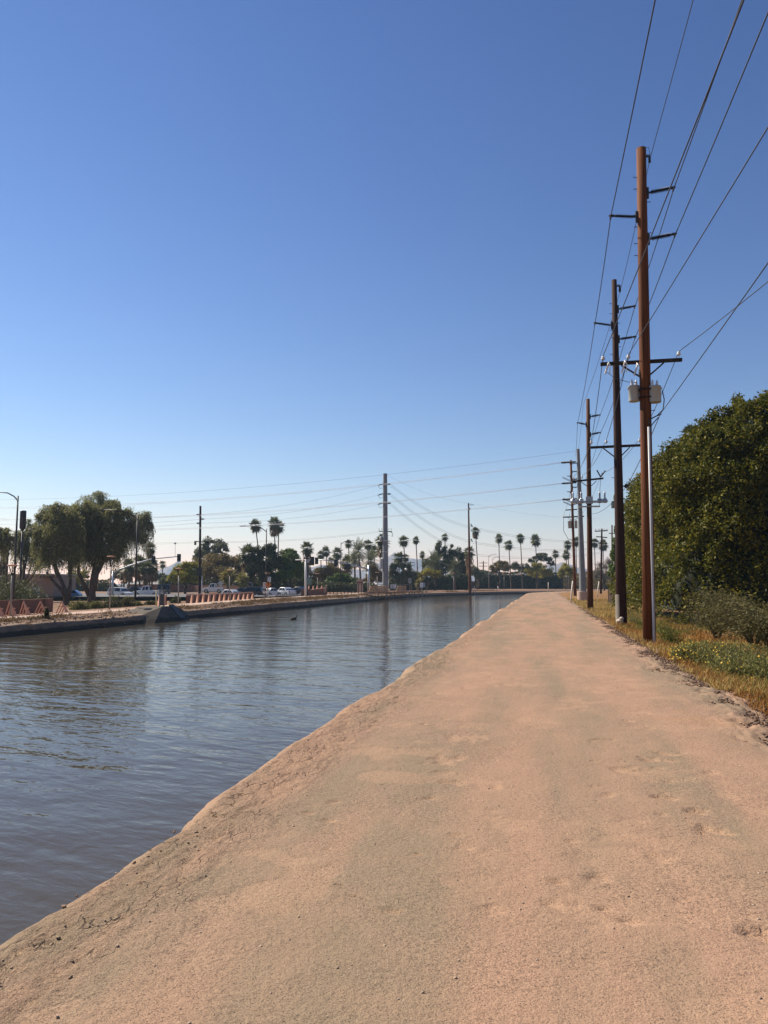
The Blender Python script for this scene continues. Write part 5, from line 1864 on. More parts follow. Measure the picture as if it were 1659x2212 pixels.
# wires across the canal
far_left = [at(-90, y, 118) for y in (1096, 1120, 1142)]
nm = ('upper', 'middle', 'lower')
for i in range(3):
    for j in range(2):
        a = L4[i * 2 + j]
        b = at(-90, (1096, 1120, 1142)[i] + 3 * j, 116)
        wire('%s %s bare wire with painted-on brightness running from the grey steel pole away over the park' % (nm[i], ('front', 'rear')[j]), [a, b], .017, M_BRIGHTWIRE, sag=1.4, group='bright wires over the park', seg=26)
wire('thin top wire from the grey steel pole away over the park', [S4, at(-90, 1080, 116)], .010, M_WIRE, sag=1.4, seg=24, group='bright wires over the park')
p4z = [at(1246, y, 96) for y in (1163, 1171, 1183)]
for i in range(3):
    for j in range(2):
        dz = Vector((0, .3 * j, -.35 * j))
        wire('%s %s wire sweeping from the lone steel pole past the lone wooden pole' % (nm[i], ('front', 'rear')[j]), [SPW[i][1] + dz, WP[i] + dz, at(1300, (1168, 1182, 1192)[i] + 3 * j, 215)], .022, M_WIRE, sag=[1.3, 1.2], group='wires between the far poles', seg=16)
    wire('%s wire from the lone steel pole leftward over the signals' % nm[i], [SPW[i][0], Q432[i], at(-80, (1116, 1129, 1141)[i], 150)], .014, M_WIRE, sag=[.9, .8], group='wires between the far poles', seg=14)
wire('top wire from the lone steel pole down to the lone wooden pole and on', [sp.world(.4, 0, sp.h - .3), wp.world(0, 0, wp.h), at(1300, 1120, 215)], .014, M_WIRE, sag=[1.0, 1.0], group='wires between the far poles', seg=14)
for i, (y0, y1) in enumerate(((1171, 1152), (1173, 1156))):
    wire('%s distribution wire from the dark pole to the lone steel pole' % ('upper', 'lower')[i], [at(-80, 1166 + 4 * i, 140), at(440, y0 - 1, 128), at(822, 1147 + 2 * i, 152)], .011, M_WIRE, sag=[.5, .6], group='wires between the far poles', seg=12)

# ------------------------------------------------------------------ buildings
g = on_ground(64, 112)
t = thing('tan_building', 'plain tan stucco building behind the two arrow sign', 'building', g)
w_ = 104 / F * 112; hh = rel(at(64, 1241.5, 112), g).z
mb = MB(); mb.box((0, 4, hh / 2), (w_, 8, hh)); mb.obj('wall', M_TAN, t)
mb = MB(); mb.box((0, 4, hh + .06), (w_ + .2, 8.2, .16)); mb.obj('parapet_cap', M_ROOFGREY, t)
e = rel(at(107, 1246, 112), g); mb = MB(); mb.box((e.x, -.4, e.z), (2.2, .9, .35)); mb.obj('canopy', M_ADOBE2, t)


def house(px0, px1, yr, ye, d, lab, wallm, roofm, dep=8, gable=False):
    g = on_ground((px0 + px1) / 2, d)
    g.z = max(g.z, -1)
    w = (px1 - px0) / F * d
    zr, ze = rel(at(px0, yr, d), g).z, rel(at(px0, ye, d), g).z
    t = thing('low_house', lab, 'house', g)
    mb = MB(); mb.box((0, dep / 2, ze / 2 - .2), (w * .94, dep, ze + .4)); mb.obj('wall', wallm, t)
    mb = MB(); i = w * .12 if not gable else 0
    mb.add([(-w / 2, -.5, ze), (w / 2, -.5, ze), (w / 2, dep + .5, ze), (-w / 2, dep + .5, ze), (-w / 2 + i, dep / 2, zr), (w / 2 - i, dep / 2, zr)],
           [(0, 1, 5, 4), (2, 3, 4, 5), (1, 2, 5), (3, 0, 4), (3, 2, 1, 0)])
    mb.obj('roof', roofm, t)
    for k in range(2):
        mb = MB(); x = w * (-.22 + .42 * k); mb.box((x, -.03, ze * .55), (w * .14, .08, ze * .4)); wi = mb.obj('window', M_GLASS, t)
    return t


house(757, 816, 1257, 1263, 215, 'low house with a pale grey roof behind the footbridge', M_TAN, M_ROOFGREY)
house(272, 345, 1256, 1262, 185, 'low grey roofed house behind the white pickup', M_TAN, plain('mid_grey_shingle', (.22, .21, .2), .9), 9)
house(160, 236, 1263, 1271, 178, 'low pale house glimpsed behind the weeping trunks', M_ROOFGREY, plain('brown_shingle', (.16, .12, .1), .9), 9, True)
house(590, 700, 1250, 1264, 200, 'low house with a brown roof behind the white and black cars', M_ADOBE, plain('brown_tile', (.20, .125, .085), .9), 9)

# ------------------------------------------------------------------ cars
def paint(name, c):
    m = NT(name)
    m.col(c)
    m.b.inputs['Coat Weight'].default_value = .6
    return m.set(.35, 0, .5)


P_BLUE, P_WHITE, P_BLACK = paint('sky_blue_paint', (.10, .28, .48)), paint('white_car_paint', (.72, .72, .70)), paint('black_car_paint', (.012, .013, .016))
P_GREY, P_NAVY, P_SILVER = paint('dark_grey_paint', (.05, .055, .065)), paint('navy_paint', (.015, .018, .035)), paint('silver_paint', (.38, .39, .40))


def car(label, px, d, L, kind, pm, face=-1, rz=0.0, cat='car', name='parked_car'):
    """side profile pushed to a tapered body; face = the way its nose points along x"""
    g = on_ground(px, d)
    t = thing(name, label, cat, g, rz, 'vehicles at the street corner')
    f = face
    W, hb = (1.82, .95)
    H = {'sedan': 1.45, 'suv': 1.75, 'pickup': 1.9, 'hatch': 1.55, 'van': 2.0}[kind]
    hb = {'sedan': .92, 'suv': 1.05, 'pickup': 1.15, 'hatch': .98, 'van': 1.1}[kind]
    n, b = f * L / 2, -f * L / 2
    def X(u):
        return n + (b - n) * u
    low = [(X(0), .42), (X(.01), hb * .78), (X(.05), hb * .86), (X(.27), hb), (X(.97), hb), (X(1), hb * .85), (X(1), .45), (X(.97), .3), (X(.03), .3)]
    mb = MB(); mb.prism(low, -W / 2, W / 2); body = mb.obj('body', pm, t, False, .06)
    top = {'sedan': [(.25, hb), (.39, H - .03), (.50, H), (.66, H - .02), (.84, hb)], 'suv': [(.24, hb), (.36, H - .04), (.5, H), (.92, H - .05), (.98, hb)], 'hatch': [(.22, hb), (.38, H - .03), (.52, H), (.82, H - .08), (.97, hb)],
           'pickup': [(.29, hb), (.37, H - .05), (.42, H), (.585, H - .02), (.61, hb)], 'van': [(.1, hb), (.2, H - .05), (.3, H), (.97, H), (.99, hb)]}[kind]
    mb = MB()
    pts = [(X(u), z) for u, z in top]
    k = len(pts)
    vs = [(x, -W / 2 * (1 if z <= hb + .01 else .80), z) for x, z in pts] + [(x, W / 2 * (1 if z <= hb + .01 else .80), z) for x, z in pts]
    mb.add(vs, [tuple(range(k)), tuple(range(2 * k - 1, k - 1, -1))] + [(i, i + k, (i + 1) % k + k, (i + 1) % k) for i in range(k)])
    mb.obj('cabin', pm, t, False, .04)
    # side windows, windscreen and rear window lie a little proud of the cabin
    u0, u1 = top[0][0], top[-1][0]
    for sgy in (-1, 1):
        def gw(ua, ub):
            def pt(u, z):
                w = W / 2 - (W / 2 * .2) * (z - hb) / (H - hb) + .012
                return (X(u), sgy * w, z)
            def edge(u):
                return pt(u, hb + .05), pt(min(max(u, top[1][0] + .015), top[-2][0] - .015), H - .12)
            a0, a1 = edge(ua); b0, b1 = edge(ub)
            m2 = MB(); m2.add([a0, b0, b1, a1], [(0, 1, 2, 3)]); m2.obj('side_window', M_GLASS, t)
        mid = (u0 + u1) / 2
        gw(u0 + .05, mid - .012); gw(mid + .012, u1 - .05)
    for (i, j) in ((0, 1), (k - 1, k - 2)):
        (xa, za), (xb, zb) = pts[i], pts[j]
        o = f * .02 * (1 if i == 0 else -1)
        m2 = MB(); m2.add([(xa + (xb - xa) * .1 + o, -W / 2 * .88, za + (zb - za) * .1 + .01), (xa + (xb - xa) * .1 + o, W / 2 * .88, za + (zb - za) * .1 + .01), (xb + o, W / 2 * .74, zb - .05), (xb + o, -W / 2 * .74, zb - .05)], [(0, 1, 2, 3)])
        m2.obj('windscreen' if i == 0 else 'rear_window', M_GLASS, t)
    wr = .34 if kind in ('sedan', 'hatch') else .39
    for u in (.17, .80):
        for sgy in (-1, 1):
            m2 = MB(); m2.lathe([(wr * .6, -.11), (wr, -.10), (wr, .10), (wr * .6, .11)], 18, (X(u), sgy * (W / 2 - .07), wr), 0, Matrix.Rotation(R(90), 3, 'X'))
            wh = m2.obj('wheel', M_TYRE, t, True)
            m3 = MB(); m3.lathe([(wr * .6, -.02), (wr * .5, .03), (.05, .02)], 14, (X(u), sgy * (W / 2 + .04), wr), 0, Matrix.Rotation(R(90 * sgy), 3, 'X')); m3.obj('rim', M_RIM, wh)
    for sgy in (-1, 1):
        m2 = MB(); m2.box((n - f * .06, sgy * W * .36, hb * .72), (.16, .34, .16)); m2.obj('headlight', M_LAMP, t, False, .02)
        m2 = MB(); m2.box((b + f * .04, sgy * W * .4, hb * .78), (.1, .22, .2)); m2.obj('tail_light', M_REDLAMP, t, False, .02)
    if kind == 'pickup':
        m2 = MB(); m2.box((X(.80), 0, hb + .004), (L * .32, W * .8, .01)); m2.obj('bed_floor', M_DKMETAL, t)
    return t


car('sky blue hatchback behind the weeping trunks', 147, 118, 3.9, 'hatch', P_BLUE, -1, .1)
car('white estate car behind the olive shrub, left of the pickup', 260, 128, 3.9, 'suv', P_WHITE, 1, -.35)
car('white pickup truck waiting at the street corner', 320, 131, 4.7, 'pickup', P_WHITE, -1, 0, 'pickup truck', 'pickup_truck')
car('dark car almost hidden behind the white pickup', 292, 141, 4.2, 'sedan', P_BLACK, -1, 0)
car('silver van right behind the white pickup', 352, 137, 2.6, 'van', P_GREY, -1, .2, 'van', 'delivery_van')
car('white saloon with dark windows behind the middle fins', 497, 122, 4.1, 'sedan', P_WHITE, -1, -.45)
car('black sports utility car right of the white saloon', 543, 124, 4.3, 'suv', P_BLACK, -1, -.2)
car('grey saloon between the white saloon and the black car', 523, 132, 4.2, 'sedan', P_GREY, -1, 0)
car('white car with its nose by the barricades', 587, 124, 2.6, 'sedan', P_WHITE, 1, .6)
car('clean white saloon right of the barricades', 616, 125, 3.4, 'sedan', P_WHITE, -1, -.65)
car('navy saloon right of the clean white one', 647, 127, 3.6, 'sedan', P_NAVY, -1, -.55)
car('white truck with an open rack behind the diamond sign back', 462, 150, 4.0, 'pickup', P_WHITE, -1, 0, 'pickup truck', 'pickup_truck')
car('long white van behind the black car', 522, 158, 5.0, 'van', P_WHITE, -1, 0, 'van', 'delivery_van')

# the street itself
st = MB()
pts = [(-120, 116), (-75, 112), (-40, 111), (-22, 110), (-12, 116), (-10, 128), (-16, 146), (-60, 150), (-120, 150)]
vs = [(x, y, gz(x, y) + .03) for x, y in pts]
zz = max(v[2] for v in vs if v[0] < -20)
st.add([(x, y, max(zz, z)) for x, y, z in vs], [tuple(range(len(pts)))])
tag(st.obj('street', M_ASPHALT), kind='structure')
st = MB()
a, b = on_ground(592, 113.5), on_ground(655, 117.5)
st.beam((a.x, a.y, zz + .12), (b.x, b.y, zz + .12), .5, .18)
a, b = on_ground(300, 112.4), on_ground(345, 112.2)
st.beam((a.x, a.y, zz + .06), (b.x, b.y, zz + .06), .4, .14)
tag(st.obj('kerb', M_ROOFGREY), kind='structure')

# ------------------------------------------------------------------ canal works
# concrete outlet and slide gate on the far bank
d = depth_on(362, -24.2)
g = on_ground(362, d); g.z = WATER
t = thing('outlet_headwall', 'grey concrete outlet hump with a dark slot on the far bank', 'canal outlet', g, -TH0)
# across the bank: local x runs away from the water to the left bank, y along the canal
mb = MB()
Lh = 4.6
prof = [(-Lh, -.2), (-Lh, .42), (-1.1, 1.02), (.9, 1.02), (3.4, .40), (3.4, -.2)]
vs = []
for (yy, zz_) in prof:
    vs.append((1.35, yy, -.3)); vs.append((.15, yy, zz_)); vs.append((-1.6, yy, zz_)) ; vs.append((-1.7, yy, -.3))
fs = []
for i in range(len(prof) - 1):
    for j in range(3):
        fs.append((i * 4 + j, i * 4 + j + 1, i * 4 + 5 + j, i * 4 + 4 + j))
fs += [(0, 3, 2, 1), tuple(len(vs) - 4 + k for k in range(4))]
mb.add(vs, fs); mb.obj('hump', m_concrete('dark_outlet_concrete', (0.085, 0.072, 0.055), (0.13, 0.108, 0.082), (0.05, 0.042, 0.033), True), t)
mb = MB(); mb.beam((.95, .55, .15), (.05, .55, 1.12), .7, .10); mb.obj('slot', M_DKMETAL, t)
d2 = d + .3
t = thing('slide_gate', 'dark steel slide gate frame standing above the outlet hump', 'canal gate', (g.x - .4, g.y, WATER + 1.0), -TH0)
for y in (-.3, .3):
    mb = MB(); mb.beam((0, y, -.2), (0, y, 1.25), .07, .07); mb.obj('post', M_POSTGREY, t)
mb = MB(); mb.beam((0, -.36, 1.22), (0, .36, 1.22), .09, .09); mb.obj('crossbar', M_POSTGREY, t)
mb = MB(); mb.box((0, 0, .5), (.05, .54, .8)); mb.obj('gate_leaf', M_DKMETAL, t)
mb = MB(); mb.tube([(0, 0, .8), (0, 0, 1.5)], .025, 6); mb.obj('spindle', M_POSTGREY, t)

# footbridge with a dark railing
g = on_ground(768, 126); g.z = -.1
t = thing('footbridge', 'short concrete footbridge with a dark picket railing', 'footbridge', g)
a, b = rel(at(714, 1284, 124), g), rel(at(796, 1279, 132), g)
mb = MB(); mb.beam((a.x, a.y, a.z - .25), (b.x, b.y, b.z - .25), 2.6, .4); mb.obj('deck', M_WALK, t)
mb = MB(); mb.beam((a.x, a.y + .3, a.z - .95), (b.x, b.y + .3, b.z - .95), 1.6, 1.0); mb.obj('abutment', M_LINING, t)
n = 12
for k in range(n):
    p = a.lerp(b, k / (n - 1)) + Vector((0, -1.2, 0))
    mb = MB(); mb.beam((p.x, p.y, p.z - .2), (p.x, p.y, p.z + 1.5), .11, .11); mb.obj('railing_post', M_DKMETAL, t)
for z in (.05, 1.42):
    mb = MB(); mb.beam((a.x, a.y - 1.2, a.z + z), (b.x, b.y - 1.2, b.z + z), .06, .07); mb.obj('rail', M_DKMETAL, t)
mb = MB(); mb.box(rel(at(778, 1271, 133), g), (1.0, 1.0, 3.2)); mb.obj('pier', M_WALK, t)
mb = MB(); e = rel(at(778, 1258.5, 133), g); mb.box(e, (1.15, 1.15, .25)); mb.obj('pier_cap', M_ADOBE, t)
# ramp parapet and tilted slab
g = on_ground(683, 122)
t = thing('ramp_parapet', 'red brown ramp parapet carrying four fins beside the footbridge', 'parapet', g)
a, b = rel(at(664, 1284, 118), g), rel(at(704, 1278, 123), g)
mb = MB(); mb.beam(a, b, .5, 1.3); mb.obj('parapet_wall', M_ADOBE, t)
mb = MB(); mb.box(rel(at(661, 1284, 117), g), (1.4, .8, 1.6)); mb.obj('end_block', M_ADOBE, t)
t = thing('leaning_slab', 'pale pink slab leaning at the end of the ramp', 'slab', on_ground(703, 121))
e0, e1 = rel(at(701, 1280, 121), t.location), rel(at(704.5, 1264, 121), t.location)
mb = MB(); mb.beam(e0, e1, .55, .25); mb.obj('slab', M_WALK, t, False, .02)
t = thing('paved_mound', 'red brick sloping apron between footbridge and platform', 'apron', on_ground(795, 131))
a, b, c, e = rel(gp(774, 1289, -.75), t.location), rel(gp(818, 1287, -.75), t.location), rel(at(806, 1279, 150), t.location), rel(at(776, 1279, 145), t.location)
mb = MB(); mb.add([a, b, c, e, a - Vector((0, -.3, .6)), b - Vector((0, -.3, .6)), c - Vector((0, 0, 1)), e - Vector((0, 0, 1))], [(0, 1, 2, 3), (4, 5, 1, 0), (5, 6, 2, 1), (6, 7, 3, 2), (7, 4, 0, 3), (7, 6, 5, 4)])
mb.obj('apron', M_ADOBE, t)

# gauging platform with railing
d = depth_on(860, -22.2)
g = at(860, HOR, d); g.z = WATER
t = thing('canal_platform', 'timber and steel platform with yellowish railing on the far bank', 'platform', g)
a, b = rel(at(809, 1279.5, d - 14), g), rel(at(911, 1277.5, d + 10), g)
nrm = Vector((-(b - a).y, (b - a).x, 0)).normalized()
mb = MB(); mb.beam(a + nrm * .9, b + nrm * .9, 1.9, .14); mb.obj('deck', M_ADOBE, t)
for k in range(9):
    p = a.lerp(b, k / 8)
    mb = MB(); mb.beam(p, p + Vector((0, 0, 1.25)), .09, .09); mb.obj('railing_post', M_TIMBER, t)
for z in (.65, 1.22):
    mb = MB(); mb.beam(a + Vector((0, 0, z)), b + Vector((0, 0, z)), .05, .07); mb.obj('rail', M_POSTGREY, t)
for k in (.1, .26, .34, .42, .74, .80, .86, .97):
    p = a.lerp(b, k); mb = MB(); mb.beam(p + nrm * .2, p + nrm * 1.2 + Vector((.5, 0, -1.6)), .12, .12); mb.obj('strut', M_POSTGREY, t)
for (k, lab) in ((.12, 'left stack'), (.27, 'second'), (.66, 'right')):
    p = a.lerp(b, k) + nrm * 1.2
    t2 = thing('timber_stack', {'left stack': 'pale timbers stacked at the left end of the platform', 'second': 'pale timbers stacked in the middle of the platform', 'right': 'pale timbers stacked at the right end of the platform'}[lab], 'timber stack', Vector(g) + p, 0, 'timber stacks on the platform')
    for q in range(3):
        mb = MB(); mb.beam((-.9 + .15 * q, .1 * q, .2 + .33 * q), (1.0 - .1 * q, .25 + .1 * q, .22 + .33 * q), .3, .28); mb.obj('timber', M_TIMBER, t2, False, .02)
g = on_ground(850, d + 8); zt, zb = at(850, 1262, d + 8).z, at(850, 1271.5, d + 8).z
t = thing('utility_cabinet', 'white utility cabinet behind the platform railing', 'cabinet', (g.x, g.y, zb))
mb = MB(); mb.box((0, 0, (zt - zb) / 2), (1.05, .8, zt - zb)); mb.obj('cabinet_body', M_WHITE, t, False, .02)
mb = MB(); mb.box((-.22, -.41, (zt - zb) / 2), (.4, .03, (zt - zb) * .8)); mb.obj('cabinet_door', M_SIGNBACK, t)
g = at(912, HOR, d + 9); g.z = WATER
t = thing('gauge_box', 'white gauge box on a post standing in the water at the platform end', 'gauge box', g)
zt, zb = rel(at(910, 1258.5, d + 9), g).z, rel(at(910, 1269, d + 9), g).z
mb = MB(); mb.box((-.1, 0, (zt + zb) / 2), (.5, .3, zt - zb)); mb.obj('box_front', M_WHITE, t)
mb = MB(); mb.box((.38, .05, (zt + zb) / 2), (.4, .35, (zt - zb) * .96)); mb.obj('box_side', M_SIGNBACK, t)
mb = MB(); mb.tube([(0, 0, -.6), (0, 0, zt - .1)], .11, 8); mb.obj('post', M_POSTGREY, t)
mb = MB(); mb.tube([(.75, 0, -.3), (.75, 0, zb + .2)], .06, 6); mb.obj('stay', M_POSTGREY, t)
g = gp(1165, 1276.5, WATER)
t = thing('gauge_staff', 'thin white staff standing in the water near the bend', 'gauge staff', g)
mb = MB(); mb.tube([(0, 0, -.5), (0, 0, 1.7)], .07, 6); mb.box((0, -.08, 1.3), (.2, .03, .5)); mb.obj('staff', M_POSTGREY, t)

# duck on the water
g = gp(634, 1338.5, WATER)
t = thing('duck', 'small dark duck swimming in the middle of the canal', 'duck', g, .6)
mb = MB()
mb.lathe([(.02, -.24), (.09, -.18), (.13, -.05), (.13, .08), (.08, .18), (.03, .24)], 12, (0, 0, .06), 0, Matrix.Rotation(R(90), 3, 'Y'))
mb.tube([(.16, 0, .08), (.22, 0, .18), (.23, 0, .24)], [.05, .035, .04], 8); mb.lathe([(.02, -.05), (.05, 0), (.045, .04), (.01, .07)], 10, (.24, 0, .25)); mb.tube([(.28, 0, .26), (.36, 0, .25)], [.022, .012], 6)
mb.obj('plumage', plain('duck_brown', (.06, .045, .035), .8), t, True)

# ------------------------------------------------------------------ the walker far along the path
d = depth_on(1076, -27.2, 150)
d = 214.0 if d < 150 else d
g = on_ground(1076, d)
g.z = max(g.z, 0.0)
t = thing('person', 'person in dark top and pale trousers walking on the far path', 'person', g, .3)
hp = max(1.5, min(1.85, rel(at(1076, 1257.4, d), g).z))
k = hp / 1.75


def body():
    me = bpy.data.meshes.new('body')
    J = {'pel': (0, 0, .95), 'spi': (0, .01, 1.18), 'che': (0, 0, 1.38), 'nec': (0, 0, 1.52), 'hea': (0, -.01, 1.62), 'top': (0, 0, 1.73),
         'hl': (-.09, 0, .92), 'kl': (-.10, -.10, .50), 'al': (-.10, .02, .08), 'tl': (-.10, -.13, .03), 'hr': (.09, 0, .92), 'kr': (.10, .02, .49), 'ar': (.10, .20, .10), 'tr': (.10, .08, .03),
         'sl': (-.18, 0, 1.44), 'el': (-.23, .08, 1.17), 'wl': (-.22, -.06, .95), 'fl': (-.22, -.09, .86), 'sr': (.18, 0, 1.44), 'er': (.23, -.02, 1.17), 'wr': (.22, -.2, 1.0), 'fr': (.22, -.26, .94)}
    rad = {'pel': .15, 'spi': .13, 'che': .15, 'nec': .055, 'hea': .10, 'top': .06, 'hl': .09, 'kl': .06, 'al': .045, 'tl': .035, 'hr': .09, 'kr': .06, 'ar': .045, 'tr': .035, 'sl': .065, 'el': .045, 'wl': .032, 'fl': .03, 'sr': .065, 'er': .045, 'wr': .032, 'fr': .03}
    E = [('pel', 'spi'), ('spi', 'che'), ('che', 'nec'), ('nec', 'hea'), ('hea', 'top'), ('pel', 'hl'), ('hl', 'kl'), ('kl', 'al'), ('al', 'tl'), ('pel', 'hr'), ('hr', 'kr'), ('kr', 'ar'), ('ar', 'tr'), ('che', 'sl'), ('sl', 'el'), ('el', 'wl'), ('wl', 'fl'), ('che', 'sr'), ('sr', 'er'), ('er', 'wr'), ('wr', 'fr')]
    ks = list(J)
    me.from_pydata([Vector(J[q]) * k for q in ks], [(ks.index(a), ks.index(b)) for a, b in E], [])
    o = link('body', me, t)
    sk = o.modifiers.new('skin', 'SKIN')
    for i, q in enumerate(ks):
        me.skin_vertices[0].data[i].radius = (rad[q] * k, rad[q] * k)
        me.skin_vertices[0].data[i].use_root = (q == 'pel')
    ss_ = o.modifiers.new('sub', 'SUBSURF'); ss_.levels = 1; ss_.render_levels = 2
    m = NT('walker')
    z = m.n('ShaderNodeSeparateXYZ'); m.l(m.n('ShaderNodeTexCoord').outputs['Object'], z.inputs[0])
    m.col(m.ramp(m.math('MULTIPLY', z.outputs[2], 1 / (1.8 * k)), [(0, (.05, .05, .05)), (.05, (.5, .42, .36)), (.50, (.07, .04, .05)), (.85, (.38, .22, .16))], 'CONSTANT'))
    me.materials.append(m.set(.85))
    return o


body()
mb = MB(); mb.lathe([(.112, -.03), (.118, .03), (.09, .10), (.02, .135)], 12, (0, .015, 1.63 * k)); mb.obj('hair', M_DKMETAL, t, True)
mb = MB(); mb.box((-.20, -.12, .78 * k), (.08, .22, .36)); mb.obj('bag', M_WHITE, t, False, .03)
# ------------------------------------------------------------------ palms beyond the canal
FP = [  # head x, y, radius, distance, foot x, kind, skirt, label
    (551.5, 1134, 15, 205, 566, 'fan', 0, 'tall fan palm leaning left behind the long armed street lamp'),
    (592, 1130, 15, 205, 597, 'fan', .8, 'left of the close pair of tall fan palms'), (602, 1138, 14, 207, 599.5, 'fan', 0, 'right of the close pair of tall fan palms'),
    (537, 1196, 24, 150, 537, 'fan', 1.0, 'wide low fan palm among the dark trees'), (610, 1200, 12, 165, 612, 'fan', 0, 'fan palm half hidden by the bright green tree'),
    (663.5, 1184, 15, 170, 664, 'fan', 1.5, 'fan palm with a thick brown skirt above the corner signal'),
    (693, 1198, 10, 230, 694, 'fan', 0, 'small fan palm left of the curved street lamp, lowest of three'), (704, 1191, 11, 230, 708, 'fan', 0, 'fan palm in the middle of three left of the curved lamp'),
    (729, 1195, 13, 220, 732, 'fan', 0, 'fan palm just left of the curved street lamp'), (752.5, 1174, 9.5, 240, 757, 'fan', 0, 'slim fan palm under the curved lamp arm'),
    (774, 1190, 22, 205, 780, 'date', 0, 'large feathery date palm between the signal arm and steel pole'), (766, 1210, 18, 200, 767, 'date', 0, 'lower feathery date palm below the large one'),
    (795, 1176, 12, 225, 797, 'fan', 0, 'fan palm left of the steel pole, upper'), (809, 1190, 12, 222, 808, 'fan', 0, 'fan palm left of the steel pole, lower'), (801, 1212, 22, 195, 801, 'date', 0, 'wide date palm at the foot of the signal mast'),
    (826, 1168, 17, 185, 829, 'fan', .9, 'fan palm directly behind the steel pole'), (750, 1214, 17, 210, 748, 'fan', 1.0, 'dark fan palm behind the lane sign'), (716, 1215, 12, 200, 717, 'fan', 1.3, 'short fan palm with a brown skirt behind the signal'),
    (872, 1168, 13, 215, 876, 'fan', 0, 'tall fan palm first to the right of the steel pole'), (898.5, 1167, 8.5, 235, 903, 'fan', 0, 'tall slim fan palm second to the right of the steel pole'),
    (862, 1205, 14, 205, 862, 'fan', 0, 'low fan palm right of the steel pole'), (876, 1204, 9, 240, 878, 'fan', 0, 'small fan palm behind the low one'), (912, 1198, 7.5, 240, 913, 'fan', 0, 'small fan palm at the left edge of the dark grove'),
    (961, 1160, 8.5, 255, 963, 'fan', 0, 'fan palm rising above the dark grove'), (939, 1218, 24, 200, 940, 'date', 0, 'wide date palm in front of the dark grove'), (982, 1225, 17, 205, 982, 'date', 0, 'smaller date palm right of the wide one'),
    (1014, 1192, 13, 215, 1018, 'fan', 1.6, 'fan palm with a brown skirt behind the lone wooden pole'), (1027, 1147, 10, 240, 1034, 'fan', .7, 'tall fan palm right of the lone wooden pole'),
    (1077.5, 1163, 10, 255, 1080, 'fan', 0, 'first of four tall palms over the dark hedge'), (1099, 1177, 11, 250, 1104, 'fan', 0, 'second and lowest of four tall palms over the dark hedge'),
    (1124, 1162, 10.5, 255, 1129, 'fan', 0, 'third of four tall palms over the dark hedge'), (1157, 1167, 13, 250, 1160, 'fan', 0, 'fourth and largest of four tall palms over the dark hedge'),
    (1200, 1196, 9, 265, 1201, 'fan', 0, 'small fan palm alone left of the pole row'), (1226, 1176, 10, 255, 1230, 'fan', 0, 'fan palm left of the red pole, upper'), (1223, 1198, 10, 250, 1226, 'fan', 0, 'fan palm left of the red pole, lower'),
    (1244, 1170, 11, 262, 1246, 'fan', 0, 'fan palm between the red pole and the steel pole'), (1284, 1172, 11, 262, 1287, 'fan', 0, 'fan palm between the brown pole and the small pole'), (1303, 1177, 12, 260, 1303, 'fan', 0, 'fan palm behind the small double armed pole'),
    (351, 1219, 8.5, 240, 352, 'fan', 0, 'small far fan palm under the left mast arm'), (325, 1184, 14, 165, 323, 'fan', 1.2, 'fan palm behind the right edge of the weeping tree'),
    (279, 1222, 17, 150, 279, 'fan', .9, 'stout fan palm left in the cluster behind the pickup'), (302, 1216, 18, 156, 302, 'fan', .9, 'fan palm in the middle of the cluster behind the pickup'),
    (316, 1226, 17, 152, 314, 'fan', .9, 'fan palm right of the middle one behind the pickup'), (330, 1222, 16, 160, 328, 'fan', .9, 'fan palm right in the cluster behind the pickup'), (268, 1235, 13, 158, 268, 'fan', .8, 'low fan palm behind the second path lamp'),
    (494, 1244, 20, 140, 494, 'yel', 0, 'low yellowish palm behind the cars, left'), (523, 1252, 16, 138, 523, 'yel', 0, 'low yellowish palm behind the cars, right'),
    (905, 1258, 10, 190, 905, 'yel', 0, 'low dry palm behind the gauge box'),
]
for (hx, hy, rp, d, bx, kind, skt, lab) in FP:
    palm(hx, hy, rp, d, bx, kind, lab, skt)
palm(1492, 938, 24, 62, 1494, 'fan', 'ragged fan palm peeping over the top of the ficus hedge', .5, group='palms behind the hedge')

# ------------------------------------------------------------------ groves, single trees and hedges beyond
GT = 'trees beyond the street'
tree('eucalyptus_tree', 'tall thin grey gum tree behind the dark wooden pole', 185, 462, [(446, 1180, 16, 18), (470, 1176, 22, 14), (432, 1196, 16, 20), (482, 1186, 14, 14), (425, 1212, 12, 14), (455, 1195, 20, 16)], 8840, M_GREYTREE, .42, .3, GT, lobes=4, shell=.7)
tree('mesquite_tree', 'wide brownish mesquite behind the white truck', 165, 470, [(455, 1212, 34, 24), (490, 1208, 32, 22), (440, 1232, 34, 22), (480, 1235, 40, 24), (515, 1222, 26, 22), (500, 1245, 34, 18)], 22100, M_BROWNTREE, .40, .3, GT)
tree('mesquite_tree', 'yellowish mesquite left of the dark wooden pole', 140, 400, [(392, 1232, 20, 14), (410, 1226, 20, 16), (400, 1246, 26, 16), (425, 1244, 18, 18), (376, 1248, 16, 12)], 11900, M_YELLOWTREE, .32, .22, GT)
tree('olive_tree', 'dark olive tree behind the long armed street lamp', 150, 570, [(556, 1200, 22, 20), (580, 1190, 20, 18), (562, 1224, 30, 22), (590, 1215, 22, 24), (548, 1240, 24, 20), (580, 1245, 30, 20)], 20400, M_DARKTREE, .36, .3, GT)
tree('ash_tree', 'bright green leafy tree left of the corner signal', 150, 628, [(626, 1200, 20, 16), (612, 1218, 20, 20), (640, 1215, 18, 20), (625, 1238, 28, 20), (648, 1236, 12, 18), (605, 1244, 18, 16)], 18700, M_GREENTREE, .36, .25, GT)
tree('tamarisk_tree', 'brown haze of a tamarisk behind the long signal arm', 170, 700, [(690, 1240, 26, 16), (715, 1236, 24, 16), (735, 1243, 20, 14), (672, 1252, 20, 10)], 10200, M_BROWNTREE, .34, .2, GT)
